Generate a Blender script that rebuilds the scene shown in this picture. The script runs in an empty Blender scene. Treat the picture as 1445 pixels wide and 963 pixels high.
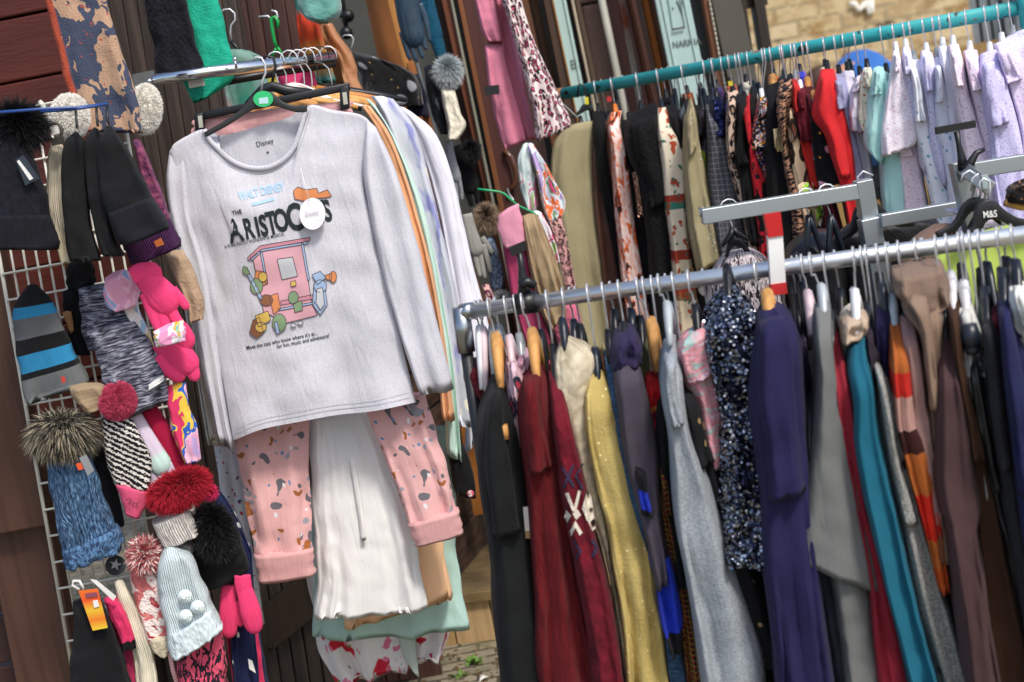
import bpy, bmesh, math, random
from mathutils import Vector, Matrix, noise, geometry
from mathutils.bvhtree import BVHTree
SC = bpy.context.scene
COL = SC.collection
PI = math.pi
# ------------------------------------------------------------------ camera
F = 2007.0
PITCH, ROLL, CH = math.radians(-9.0), math.radians(10.5), 1.60
fw = Vector((0, math.cos(PITCH), math.sin(PITCH)))
u0 = Vector((0, -math.sin(PITCH), math.cos(PITCH)))
r0 = Vector((1, 0, 0))
RR = math.cos(ROLL)*r0 - math.sin(ROLL)*u0
UU = math.sin(ROLL)*r0 + math.cos(ROLL)*u0
CAM = Vector((0, 0, CH))
def ray(px, py):
    return (RR*((px-722.5)/F) + UU*((481.5-py)/F) + fw)
def P(px, py, D):
    r = ray(px, py); return CAM + r*(D/r.y)
def G(px, py, z=0.0):
    r = ray(px, py); return CAM + r*((z-CH)/r.z)
cd = bpy.data.cameras.new('camera'); co = bpy.data.objects.new('camera', cd); COL.objects.link(co)
cd.sensor_width = 36; cd.lens = 36*F/1445; cd.clip_end = 200; cd.clip_start = .05
co.matrix_world = Matrix.Translation(CAM) @ Matrix((RR, UU, -fw)).transposed().to_4x4()
cd.dof.use_dof = True; cd.dof.focus_distance = 3.02; cd.dof.aperture_fstop = 4.2
SC.camera = co
# ------------------------------------------------------------------ materials
def lin(h, k=1.0):
    if not isinstance(h, str): return h
    h = h.lstrip('#'); o = []
    for i in (0, 2, 4):
        c = int(h[i:i+2], 16)/255
        c = c/12.92 if c <= .04045 else ((c+.055)/1.055)**2.4
        o.append(min(1, c*k))
    return (*o, 1)
def texs(nt, kind, s, warp, base, shift):
    N, L = nt.nodes, nt.links
    if kind in ('u', 'v'): shift = 0
    m = N.new('ShaderNodeVectorMath'); m.operation = 'MULTIPLY_ADD'
    L.new(base, m.inputs[0]); m.inputs[1].default_value = (s[0], s[1], s[2] if len(s) > 2 else s[1]); m.inputs[2].default_value = (shift*3.7, shift*5.1, shift)
    v = m.outputs[0]
    if warp:
        n = N.new('ShaderNodeTexNoise'); n.inputs['Scale'].default_value = .9; n.inputs['Detail'].default_value = 2
        L.new(v, n.inputs['Vector'])
        a = N.new('ShaderNodeVectorMath'); a.operation = 'MULTIPLY_ADD'
        L.new(n.outputs['Color'], a.inputs[0]); a.inputs[1].default_value = (warp,)*3; L.new(v, a.inputs[2])
        v = a.outputs[0]
    if kind == 'noise':
        n = N.new('ShaderNodeTexNoise'); n.inputs['Scale'].default_value = 1; n.inputs['Detail'].default_value = 3
        L.new(v, n.inputs['Vector']); return n.outputs['Fac']
    if kind in ('voro', 'dots', 'edge', 'cell'):
        n = N.new('ShaderNodeTexVoronoi'); n.inputs['Scale'].default_value = 1
        n.inputs['Randomness'].default_value = .12 if kind == 'dots' else 1
        if kind == 'edge': n.feature = 'DISTANCE_TO_EDGE'
        L.new(v, n.inputs['Vector'])
        if kind == 'cell':
            sp = N.new('ShaderNodeSeparateColor'); L.new(n.outputs['Color'], sp.inputs[0]); return sp.outputs[0]
        return n.outputs['Distance']
    if kind in ('wu', 'wv', 'wr'):
        n = N.new('ShaderNodeTexWave'); n.inputs['Scale'].default_value = 1/ (2*PI) * 1.0
        n.bands_direction = {'wu': 'X', 'wv': 'Y', 'wr': 'DIAGONAL'}[kind]
        n.inputs['Distortion'].default_value = 0
        L.new(v, n.inputs['Vector']); return n.outputs['Fac']
    if kind == 'brick':
        n = N.new('ShaderNodeTexBrick'); n.inputs['Scale'].default_value = 1; n.inputs['Mortar Size'].default_value = .03
        n.inputs['Mortar Smooth'].default_value = .3; n.inputs['Color1'].default_value = (.3,)*3+(1,); n.inputs['Color2'].default_value = (1,)*4; n.inputs['Mortar'].default_value = (0, 0, 0, 1)
        L.new(v, n.inputs['Vector']); return n.outputs['Color']
    sp = N.new('ShaderNodeSeparateXYZ'); L.new(v, sp.inputs[0]); return sp.outputs['Y' if kind == 'v' else 'X']
def rampn(nt, fac, ramp, interp):
    r = nt.nodes.new('ShaderNodeValToRGB'); e = r.color_ramp
    e.interpolation = 'CONSTANT' if interp == 'C' else 'LINEAR'
    while len(e.elements) < len(ramp): e.elements.new(.5)
    for el, (p, c) in zip(e.elements, ramp): el.position = p; el.color = lin(c)
    nt.links.new(fac, r.inputs[0]); return r.outputs[0]
MATS = {}
def mat(ramp, tex='noise', s=(14, 7), w=0, interp='L', rough=.85, bump=.25, bt='noise', bs=(420, 420), metal=0, sheen=.03, coat=0, over=(), co='uv', spec=.2, trans=0, alpha=1, var=.18):
    key = repr((ramp, var, tex, s, w, interp, rough, bump, bt, bs, metal, sheen, coat, over, co, spec, trans, alpha))
    if key in MATS: return MATS[key]
    m = bpy.data.materials.new('fabric' if co != 'obj' else 'surface'); m.use_nodes = True; MATS[key] = m
    nt = m.node_tree; N, L = nt.nodes, nt.links; b = N['Principled BSDF']
    if co == 'obj':
        t = N.new('ShaderNodeTexCoord'); base = t.outputs['Object']; bn = base
    else:
        t = N.new('ShaderNodeUVMap'); t.uv_map = 'UVMap'; base = t.outputs[0]
        t2 = N.new('ShaderNodeUVMap'); t2.uv_map = 'UVN'; bn = t2.outputs[0]
    if isinstance(ramp, str):
        ramp = [(.3, lin(ramp, 1-var)), (.7, lin(ramp, 1+var*.6))]
    src = bn if tex in ('v', 'u') else base
    c = rampn(nt, texs(nt, tex, s, w, src, .3), ramp, interp)
    for i, (k, os, lo, hi, h, *ow) in enumerate(over):
        src = bn if k in ('v', 'u') else base
        f = texs(nt, k, os, ow[0] if ow else 0, src, 1.7+i)
        mr = N.new('ShaderNodeMapRange'); mr.inputs['From Min'].default_value = lo; mr.inputs['From Max'].default_value = hi
        L.new(f, mr.inputs[0])
        mx = N.new('ShaderNodeMix'); mx.data_type = 'RGBA'
        L.new(mr.outputs[0], mx.inputs[0]); L.new(c, mx.inputs[6]); mx.inputs[7].default_value = lin(h)
        c = mx.outputs[2]
    L.new(c, b.inputs['Base Color'])
    b.inputs['Roughness'].default_value = rough; b.inputs['Metallic'].default_value = metal
    b.inputs['Specular IOR Level'].default_value = spec
    b.inputs['Sheen Weight'].default_value = sheen; b.inputs['Sheen Roughness'].default_value = .5
    b.inputs['Coat Weight'].default_value = coat; b.inputs['Coat Roughness'].default_value = .15
    b.inputs['Transmission Weight'].default_value = trans
    if bump:
        bp = N.new('ShaderNodeBump'); bp.inputs['Strength'].default_value = bump; bp.inputs['Distance'].default_value = .003
        if bt == 'seq':
            vv = N.new('ShaderNodeTexVoronoi'); vv.inputs['Scale'].default_value = 1
            mm = N.new('ShaderNodeVectorMath'); mm.operation = 'MULTIPLY'; L.new(base, mm.inputs[0]); mm.inputs[1].default_value = (bs[0], bs[1], bs[1]); L.new(mm.outputs[0], vv.inputs['Vector'])
            a = N.new('ShaderNodeVectorMath'); a.operation = 'SUBTRACT'; L.new(vv.outputs['Color'], a.inputs[0]); a.inputs[1].default_value = (.5, .5, .5)
            g = N.new('ShaderNodeNewGeometry')
            q = N.new('ShaderNodeVectorMath'); q.operation = 'MULTIPLY_ADD'; L.new(a.outputs[0], q.inputs[0]); q.inputs[1].default_value = (bump,)*3; L.new(g.outputs['Normal'], q.inputs[2])
            nn = N.new('ShaderNodeVectorMath'); nn.operation = 'NORMALIZE'; L.new(q.outputs[0], nn.inputs[0]); L.new(nn.outputs[0], b.inputs['Normal'])
        else:
            f = texs(nt, bt, bs, 0, base, .9)
            L.new(f, bp.inputs['Height']); out = bp.outputs[0]
            if co == 'uv':
                b2 = N.new('ShaderNodeBump'); b2.inputs['Strength'].default_value = .38; b2.inputs['Distance'].default_value = .012
                L.new(texs(nt, 'noise', (34, 8), 1.2, base, 2.9), b2.inputs['Height']); L.new(out, b2.inputs['Normal']); out = b2.outputs[0]
            L.new(out, b.inputs['Normal'])
    return m
def solid(h, rough=.5, metal=0, bump=0, coat=0, s=(8, 8, 8), var=.15, spec=.5): return mat(h, rough=rough, metal=metal, bump=bump, coat=coat, co='obj', s=s, sheen=0, var=var, spec=spec, bs=(200, 200, 200))
# fabrics
def knit(h, n=900, k=.9, **a): return mat(h, bump=k, bt='wu', bs=(n, n*.15), var=.3, s=(160, 90), **a)
def cable(h, k=1.0): return mat([(.2, lin(h, .6)), (.6, lin(h, 1.05))], tex='noise', s=(90, 60), w=1, bump=k, bt='voro', bs=(70, 45))
def plain(h, **a): return mat(h, **a)
def marl(a, b, s=(60, 260), c=None): return mat([(.35, a), (.65, b)], s=s, w=.6, bump=.7, bt='noise', bs=s)
def leo(bg, ring, mid, s=34): return mat([(0, mid), (.2, mid), (.26, ring), (.46, ring), (.5, bg)], tex='voro', s=(s, s*.75), w=.9, interp='C')
def ditsy(bg, *cs, s=60, r=.3, w=.5): return mat(bg, var=.05, over=tuple(('voro', (s*(1+.17*i), s*(1+.13*i)), r, r-.06, c, w) for i, c in enumerate(cs)))
def blotch(*rp, s=18, w=1.2, **k): return mat([(.36+.28*i/max(1, len(rp)-1), c) for i, c in enumerate(rp)], s=(s, s*.7), w=w, interp='C', **k)
def zebra(a, b, s=170, w=7): return mat([(0, a), (.5, b)], tex='wv', s=(s*.25, s), w=w, interp='C')
def bands(*rp, **k): return mat(list(rp), tex='v', s=(1, 1), interp='C', bump=.5, bt='wu', bs=(700, 100), **k)
def plaid(bg, a, b, s=150): return mat(bg, over=(('wu', (s, s), .55, .6, a), ('wv', (s, s), .55, .6, a), ('wu', (s, s), .975, .985, b), ('wv', (s, s), .975, .985, b)))
def sequin(h, n=260, k=1.1, rough=.18, spec=.5): return mat([(.2, lin(h, .5)), (.8, lin(h, 1.6))], tex='cell', s=(n, n), rough=rough, metal=.85, bump=k, bt='seq', bs=(n, n), sheen=0)
def leather(h, rough=.38): return mat(h, rough=rough, bump=.35, bs=(60, 25), sheen=0, spec=.5)
def wood(h, h2=None, s=(9, 9, 1.2), rough=.6, k=.4): return mat([(.25, lin(h, .55) if h2 is None else h2), (.5, h), (.8, lin(h, 1.2))], tex='noise', s=(s[0]*4, s[1]*4, s[2]), w=.5, rough=rough, bump=k, bs=(s[0]*16, s[1]*16, s[2]*3), co='obj', sheen=0, spec=.4)
CHROME = solid('dfe2e6', rough=.14, metal=1, var=.04)
STEEL = solid('aeb4b8', rough=.3, metal=1, var=.08)
PAINTM = solid('b4bcc0', rough=.34, metal=.75, var=.06)
BLK = solid('16171a', rough=.4)
WIRE = solid('d3d5d8', rough=.4, metal=.55)
WHT = solid('e9e9e4', rough=.4)
BEECH = wood('d29a58', s=(20, 20, 20))
NAVYP = solid('232c3c', rough=.35)
# ------------------------------------------------------------------ mesh builder
class MB:
    def __init__(s): s.v, s.f, s.uv, s.un = [], [], [], []
    def add(s, vs, fs, uv=None, un=None):
        o = len(s.v); s.v += [Vector(v) for v in vs]; s.f += [tuple(i+o for i in f) for f in fs]
        s.uv += list(uv) if uv else [(v[0], v[2]) for v in vs]
        s.un += list(un) if un else [(0, 0)]*len(vs)
    def tube(s, pts, rad, n=8, cap=True, flat=1.0, fdir=None):
        pts = [Vector(p) for p in pts]; m = len(pts)
        rad = rad if hasattr(rad, '__len__') else [rad]*m
        vs, fs, uv, un = [], [], [], []; d = 0; ref = None
        for i, p in enumerate(pts):
            t = (pts[min(i+1, m-1)]-pts[max(i-1, 0)]).normalized()
            if ref is None: ref = Vector(fdir) if fdir else (Vector((0, 1, 0)) if abs(t.y) < .9 else Vector((1, 0, 0)))
            a = (ref-t*ref.dot(t)).normalized(); b = t.cross(a); ref = a
            if i: d += (p-pts[i-1]).length
            for k in range(n):
                an = 2*PI*k/n
                vs.append(p+a*(math.cos(an)*rad[i]*flat)+b*(math.sin(an)*rad[i])); uv.append((k/n*2*PI*max(rad), d)); un.append((k/n, i/max(1, m-1)))
        for i in range(m-1):
            for k in range(n):
                k2 = (k+1) % n; fs.append((i*n+k, i*n+k2, i*n+n+k2, i*n+n+k))
        if cap: fs += [tuple(range(n))[::-1], tuple((m-1)*n+k for k in range(n))]
        s.add(vs, fs, uv, un)
    def box(s, c, ex, ey, ez):
        c, ex, ey, ez = map(Vector, (c, ex, ey, ez))
        vs = [c+ex*i+ey*j+ez*k for i in (-1, 1) for j in (-1, 1) for k in (-1, 1)]
        s.add(vs, [(0, 1, 3, 2), (4, 6, 7, 5), (0, 4, 5, 1), (2, 3, 7, 6), (0, 2, 6, 4), (1, 5, 7, 3)])
    def board(s, p0, p1, w, th, z0=None, z1=None, xd=(1, 0, 0), yd=(0, 1, 0)):
        p0, p1 = Vector(p0), Vector(p1); d = p1-p0
        if z0 is not None: a = p0+d*((z0-p0.z)/d.z); b = p0+d*((z1-p0.z)/d.z)
        else: a, b = p0, p1
        s.box((a+b)/2, Vector(xd)*(w/2), Vector(yd)*(th/2), (b-a)/2)
    def ball(s, c, rx, ry, rz, n=14, m=10, rot=None):
        vs, fs, uv = [], [], []
        for i in range(m+1):
            for k in range(n):
                th, ph = PI*i/m, 2*PI*k/n
                v = Vector((rx*math.sin(th)*math.cos(ph), ry*math.sin(th)*math.sin(ph), rz*math.cos(th)))
                if rot: v = rot @ v
                vs.append(Vector(c)+v); uv.append((ph*rx, th*rz))
        for i in range(m):
            for k in range(n): fs.append((i*n+k, i*n+n+k, i*n+n+(k+1) % n, i*n+(k+1) % n))
        s.add(vs, fs, uv)
    def build(s, name, m, parent=None, smooth=True, bevel=0, origin=None):
        me = bpy.data.meshes.new(name)
        c = Vector(origin) if origin is not None else sum(s.v, Vector())/max(1, len(s.v))
        me.from_pydata([v-c for v in s.v], [], s.f)
        u1 = me.uv_layers.new(name='UVMap'); u2 = me.uv_layers.new(name='UVN')
        for l in me.loops: u1.data[l.index].uv = s.uv[l.vertex_index]; u2.data[l.index].uv = s.un[l.vertex_index]
        me.materials.append(m)
        bm = bmesh.new(); bm.from_mesh(me); bmesh.ops.recalc_face_normals(bm, faces=bm.faces); bm.to_mesh(me); bm.free()
        if smooth:
            for p in me.polygons: p.use_smooth = True
        o = bpy.data.objects.new(name, me); COL.objects.link(o)
        if parent is not None: o.parent = parent; o.location = c-WORLD[parent.name]
        else: o.location = c
        WORLD[o.name] = c
        if bevel:
            md = o.modifiers.new('bevel', 'BEVEL'); md.width = bevel; md.segments = 2; md.limit_method = 'ANGLE'
        return o
WORLD = {}
def tag(o, label, cat, group=None, kind=None):
    o['label'] = label; o['category'] = cat
    if group: o['group'] = group
    o['kind'] = kind or 'thing'
    return o
def empty(name, loc, label, cat, group=None):
    o = bpy.data.objects.new(name, None); COL.objects.link(o); o.location = loc; o.empty_display_size = .05
    WORLD[o.name] = Vector(loc); return tag(o, label, cat, group)
def pts(s): return [tuple(float(q) for q in a.split(',')) for a in s.split()]
def resample(pl, n):
    if len(pl) == 1: return [Vector(pl[0])]*n
    q = [Vector(p) for p in pl]; q = [q[0]*2-q[1]]+q+[q[-1]*2-q[-2]]
    fine = []
    for i in range(1, len(q)-2):
        a, b, c, d = q[i-1], q[i], q[i+1], q[i+2]
        for k in range(12):
            t = k/12; fine.append(.5*((2*b)+(c-a)*t+(2*a-5*b+4*c-d)*t*t+(3*b-a-3*c+d)*t**3))
    fine.append(q[-2]); L = [0]
    for i in range(1, len(fine)): L.append(L[-1]+(fine[i]-fine[i-1]).length)
    out = []; j = 0
    for i in range(n):
        s = L[-1]*i/(n-1)
        while j < len(L)-2 and L[j+1] < s: j += 1
        t = (s-L[j])/max(1e-6, L[j+1]-L[j]); out.append(fine[j].lerp(fine[j+1], min(1, t)))
    return out
def hsh(s): return sum((i+1)*ord(c) for i, c in enumerate(s)) % 9973
# hanging cloth: left and right edge (photo pixels) on the vertical plane y = D, given a real thickness
def loft(mb, D, th, L, R, fold=(2, .006), N=26, M=30, top=.35, seed=0, e=.6, wr=.0025, ax=.9, hem=True, ease=.12, grow=(1, 0)):
    rnd = random.Random(seed); D0 = D if callable(D) else (lambda x: D)
    Lp, Rp = resample(pts(L), N), resample(pts(R), N)
    f1, f2, k = rnd.random()*6, rnd.random()*6, fold[0]*(.85+.3*rnd.random())
    vs, fs, uv, un = [], [], [], []; d = 0; pc = None
    mx = (Lp[N//3].x+Rp[N//3].x)/2; Dm = D0(mx)
    for i in range(N):
        t = i/(N-1); a, b = P(*Lp[i], Dm), P(*Rp[i], Dm); c = (a+b)/2
        ex = (b-a)/2; hw = max(ex.length, .002); ex = ex/hw if ex.length > 1e-6 else Vector((1, 0, 0))
        hw = (hw*grow[0]+grow[1]*min(1, .4+t*4))*(1+.10*noise.noise(Vector((t*5, seed, .5)))*min(1, t*5))
        ay = Vector((c.x/c.y*ax, 1, 0)).normalized()
        tt = min(1, t/ease) if ease else 1
        tht = th*(top+(1-top)*math.sin(tt*PI/2))
        if pc is not None: d += (c-pc).length
        pc = c; am = fold[1]*(.25+.75*t)
        for j in range(M):
            an = 2*PI*j/M+PI/2; cs, sn = math.cos(an), math.sin(an)
            X = math.copysign(abs(cs)**e, cs); Y = math.copysign(abs(sn)**e, sn)
            s = X*.5
            sd_ = 7.3 if sn > 0 else 0
            off = am*(.75*math.sin(2*PI*k*s+f1+1.1*t)+.4*math.sin(2*PI*k*1.73*s+f2-2.3*t)+1.5*noise.noise(Vector((X*k*1.15, t*2.1, seed+sd_)))+.9*(.45-abs(noise.noise(Vector((X*k*1.5+t*.6, t*1.5, seed+sd_+21))))*2)+.8*noise.noise(Vector((X*k*2.7+t, t*3.6, seed+sd_+9)))+.38*noise.noise(Vector((X*k*2+t*5, t*17-X*3, seed+sd_+5))))*min(1, abs(sn)*2.5)
            p = c+ex*(hw*X)+ay*(tht*Y+off)
            nz = noise.noise_vector(p*16+Vector((seed, 0, 0)))*wr+noise.noise_vector(p*45+Vector((0, seed, 0)))*wr*.45
            p += Vector((nz.x*.5, nz.y*1.6, nz.z*.3))
            if hem and i == N-1: p.z += noise.noise(Vector((p.x*14, p.y*14, seed)))*.003
            if j == 0: cu = 0
            else: cu += (p-vs[-1]).length
            vs.append(p); uv.append((cu+c.x*0, -d)); un.append(((X+1)/2, t))
    for i in range(N):
        h = uv[i*M+M//2][0]
        for j in range(M): uv[i*M+j] = (uv[i*M+j][0]-h, uv[i*M+j][1])
    for i in range(N-1):
        for j in range(M):
            j2 = (j+1) % M; fs.append((i*M+j, i*M+j2, (i+1)*M+j2, (i+1)*M+j))
    # closed shoulders, hollow hem
    n0 = len(vs); cT = sum(vs[:M], Vector())/M+Vector((0, 0, .004)); vs.append(cT); uv.append((0, 0)); un.append((.5, 0))
    for j in range(M): fs.append((n0, (j+1) % M, j))
    base = (N-1)*M; cB = sum(vs[base:base+M], Vector())/M; n1 = len(vs); dn = (Vector(vs[base])-Vector(vs[base-M]))
    for j in range(M):
        v = cB+(vs[base+j]-cB)*.9-dn*1.2; vs.append(v); uv.append(uv[base+j]); un.append((un[base+j][0], .97))
    for j in range(M): fs.append((base+j, base+(j+1) % M, n1+(j+1) % M, n1+j))
    n2 = len(vs); vs.append(cB-dn*1.2); uv.append((0, 0)); un.append((.5, .97))
    for j in range(M): fs.append((n1+j, n1+(j+1) % M, n2))
    mb.add(vs, fs, uv, un)
    return Lp, Rp
def cloth(name, label, cat, D, th, L, R, m, group=None, parent=None, extra=(), **k):
    mb = MB(); k.setdefault('seed', hsh(label or name))
    loft(mb, D, th, L, R, **k)
    for (d2, t2, l2, r2) in extra: loft(mb, d2, t2, l2, r2, seed=k['seed']+3, fold=(1.5, .003), N=18, M=20)
    o = mb.build(name, m, parent)
    if parent is None: tag(o, label, cat, group)
    elif label: o['label'] = label
    return o
def limbs(name, m, D, parts, parent=None, flat=.55, n=12):
    mb = MB()
    for pl, rads in parts:
        q = resample([(*p, 0) for p in pts(pl)], 14); r = resample([(x, 0) for x in rads], 14)
        w = [P(a.x, a.y, D) for a in q]; rr = [x.x*D/F for x in r]
        tip = (w[-1]-w[-2]).normalized(); lr = rr[-1]
        for f, g in ((.5, .85), (.85, .5), (1.0, .12)): w.append(w[13]+tip*lr*f); rr.append(lr*g)
        mb.tube(w, rr, n=n, flat=flat, fdir=(0, 1, 0))
    return mb.build(name, m, parent)
def fur(name, m, px, py, rx, ry, D, n=1600, ln=.03, wd=.0016, seed=1, parent=None, droop=.25, rot=0, core=.8, mat2=None, dirn=None):
    rnd = random.Random(seed); mb = MB(); c = P(px, py, D); k = D/F
    rx, ry = rx*k, ry*k; rz = min(rx, ry)*.9; cr, sr = math.cos(rot), math.sin(rot)
    X = RR*cr+UU*sr; Y = -RR*sr+UU*cr; Zv = Vector((0, 1, 0))
    R3 = Matrix((X, Zv, Y)).transposed()
    rx, ry, rz = [max(.004, q-ln*.85) for q in (rx, ry, rz)]
    mb.ball(c, rx, rz, ry, 18, 12, R3)
    n = int(n*2.8); wd *= .55
    for i in range(n):
        z = rnd.uniform(-1, 1); a = rnd.uniform(0, 2*PI); q = math.sqrt(1-z*z)
        dl = Vector((q*math.cos(a), q*math.sin(a), z)); nrm = R3 @ dl
        b = c+R3 @ Vector((dl.x*rx*.97, dl.y*rz*.97, dl.z*ry*.97))
        g = (nrm+Vector((rnd.gauss(0, .38), rnd.gauss(0, .38), rnd.gauss(0, .38)-droop))+Vector(noise.noise_vector(dl*3.2+Vector((seed, 0, 0))))*.75).normalized()
        l = ln*rnd.uniform(.4, 1.15); sd = g.cross(Vector((rnd.gauss(0, 1), rnd.gauss(0, 1), rnd.gauss(0, 1)))).normalized()*wd
        m1 = b+g*l*.55; tp = b+g*l+Vector((0, 0, -droop*l*.5)); u = rnd.random()
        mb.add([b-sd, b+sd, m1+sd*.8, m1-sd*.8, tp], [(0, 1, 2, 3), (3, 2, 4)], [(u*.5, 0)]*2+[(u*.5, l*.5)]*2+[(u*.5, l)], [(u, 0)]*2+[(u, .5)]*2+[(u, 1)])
    return mb.build(name, m, parent)
def wire(name, m, plist, rad, parent=None, n=6): # world-space polylines
    mb = MB()
    for p in plist: mb.tube(p, rad, n=n)
    return mb.build(name, m, parent)
def card(name, m, quad, D, th=.0012, parent=None, label=None):
    a = [P(x, y, D) for x, y in pts(quad)]; nn = (a[1]-a[0]).cross(a[-1]-a[0]).normalized()*th
    mb = MB(); k = len(a); vs = [p+nn for p in a]+[p-nn for p in a]
    un = [(0, 0), (1, 0), (1, 1), (0, 1)]*2 if k == 4 else None
    mb.add(vs, [tuple(range(k)), tuple(range(2*k-1, k-1, -1))]+[(i, (i+1) % k, k+(i+1) % k, k+i) for i in range(k)], None, un)
    return mb.build(name, m, parent, smooth=False)
def letters(txt, px, py, h, ang, bold=0.0, sx=1.0, align='LEFT'):
    """outline mesh of a word in photo pixels: list of (x, y) and faces"""
    cu = bpy.data.curves.new('word', 'FONT'); cu.body = txt; cu.size = 1; cu.offset = bold; cu.align_x = align; cu.resolution_u = 3
    o = bpy.data.objects.new('word', cu); me = bpy.data.meshes.new_from_object(o)
    ca, sa = math.cos(ang), math.sin(ang); k = h/.7
    v = [(px+(p.co.x*sx*ca-p.co.y*sa)*k, py-(p.co.x*sx*sa+p.co.y*ca)*k) for p in me.vertices]
    f = [tuple(p.vertices) for p in me.polygons]
    bpy.data.objects.remove(o); bpy.data.curves.remove(cu); bpy.data.meshes.remove(me)
    return v, f
def on_surface(items, bvh, D, off=.0016):
    mb = MB()
    for v, f in items:
        out = []
        for x, y in v:
            r = ray(x, y).normalized(); h = bvh.ray_cast(CAM, r) if bvh else (None,)
            out.append((h[0]-r*off) if h[0] is not None else P(x, y, D-off))
        mb.add(out, f)
    return mb
def poly(s, step=6):
    """filled polygon in photo pixels, subdivided so that it can follow a curved surface"""
    q = pts(s); b = []
    for i in range(len(q)):
        p0, p1 = Vector(q[i]), Vector(q[(i+1) % len(q)]); n = max(1, int((p1-p0).length/step))
        b += [p0.lerp(p1, k/n) for k in range(n)]
    nb = len(b); x0, x1 = min(p.x for p in b), max(p.x for p in b); y0, y1 = min(p.y for p in b), max(p.y for p in b)
    y = y0
    while y < y1:
        x = x0
        while x < x1: b.append(Vector((x+.3, y+.3))); x += step
        y += step
    r = geometry.delaunay_2d_cdt(b, [], [list(range(nb))], 1, 1e-4)
    return [(p.x, p.y) for p in r[0]], [tuple(f) for f in r[2]]
def disc(x, y, rx, ry=None, n=18): return ' '.join('%.2f,%.2f' % (x+rx*math.cos(2*PI*i/n), y+(ry or rx)*math.sin(2*PI*i/n)) for i in range(n))

SLEEVED = {'coat': .55, 'jacket': .55, 'jumper': .5, 'cardigan': .5, 'dress': .36, 'blouse': .45, 'top': .4, 'nightdress': .3, 'hoodie': .55, 'tunic': .4, 'jumpsuit': .3}
def add_sleeve(o, name, D, th, L, R, m, seed):
    """the sleeve nearest the camera hanging down in front of a garment seen edge-on"""
    rnd = random.Random(seed)
    if name not in SLEEVED or rnd.random() < .22: return
    Lp, Rp = resample(pts(L), 24), resample(pts(R), 24)
    n = max(7, int(24*SLEEVED[name]*rnd.uniform(.75, 1.15))); a = rnd.uniform(-.08, .16); b = a+rnd.uniform(.62, .82); sk = rnd.uniform(-.05, .16)
    l, r = [], []
    for i in range(1, n, 2):
        t = i/n; w = Rp[i]-Lp[i]; fl = .06*t
        p, q = Lp[i]+w*(a+sk*t-fl), Lp[i]+w*(b+sk*t+fl); q.y = q.y if i < n-2 else q.y-w.length*.12
        l.append('%.1f,%.1f' % (p.x, p.y)); r.append('%.1f,%.1f' % (q.x, q.y))
    cloth('sleeve', None, '', D-th*.78, th*.42, ' '.join(l), ' '.join(r), m, parent=o, fold=(1.3, .007), N=22, M=32, top=.75, e=.6, seed=seed+1)
# ================================================================== setting
g = MB()
for i in range(40):
    for j in range(40):
        x, y = -30+i*1.5, -10+j*1.5
        g.add([(x, y, 0), (x+1.5, y, 0), (x+1.5, y+1.5, 0), (x, y+1.5, 0)], [(0, 1, 2, 3)])
gm = mat([(0, '4a4436'), (.12, '3d3a2c'), (.3, '7d7563'), (1, '9a907c')], tex='brick', s=(4.2, 4.2, 4.2), w=.12, rough=.9, bump=1.0, bt='noise', bs=(38, 38, 38), co='obj', sheen=0,
         over=(('noise', (9, 9, 9), .5, .75, '57583a'), ('noise', (31, 31, 31), .52, .72, '8f866f')))
go = g.build('pavement', gm, smooth=False, origin=(0, 0, 0)); go['kind'] = 'structure'
RED = wood('4a1f15', s=(9, 9, 1.6), rough=.42, k=.3); BRN = wood('57392b', s=(12, 12, 1.4), rough=.6)
DKB = wood('36291f', s=(12, 12, 1.2), rough=.65); DKR = wood('3c2522', s=(12, 12, 1.2), rough=.55)
def bd(mb, a, b, D, wpx, th=.03, z0=-.02, z1=2.75): mb.board(P(*a, D), P(*b, D), wpx*D/F, th, z0, z1)
# red plank wall, upper left
mb = MB(); xr = P(128, 60, 3.45).x
for i in range(12):
    z = .95+i*.142; mb.box((xr-.85, 3.45+.004*(i % 2), z), (.85, -.10, 0), (0, .016, 0), (0, 0, .0685))
mb.box((xr-.85, 3.48, 1.75), (.85, -.10, 0), (0, .008, 0), (0, 0, .86))
tag(mb.build('plank_wall', mat([(.25, '3a150e'), (.5, '4f1e14'), (.8, '5e2618')], s=(1.2, 12, 12), w=.5, rough=.4, bump=.35, bs=(6, 160, 160), co='obj', sheen=0, spec=.45), smooth=False, bevel=.004), 'dark red varnished horizontal plank wall behind the black pom-pom hat', 'wall')
# brown corner post, two lengths, and lower dark planks
e = empty('corner_post', P(60, 940, 3.05), 'brown painted timber corner post beside the white wire grid', 'post')
mb = MB(); bd(mb, (-20, 480), (28, 740), 3.12, 92, .07, P(40, 742, 3.12).z, 1.55); mb.build('upper_board', wood('54382b', s=(14, 14, 1.2)), e, smooth=False, bevel=.004)
mb = MB(); bd(mb, (35, 760), (72, 950), 3.16, 92, .06, -.02, P(40, 742, 3.12).z-.004); mb.build('lower_board', wood('50352a', s=(14, 14, 1.2)), e, smooth=False, bevel=.004)
mb = MB(); xr = P(45, 850, 3.3).x
for i in range(8):
    mb.box((xr-.9, 3.28, .1+i*.125), (.95, 0, 0), (0, .015, 0), (0, 0, .059))
tag(mb.build('plank_wall', DKR, smooth=False, bevel=.004), 'dark brown horizontal planks at the foot of the corner post', 'wall')
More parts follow.
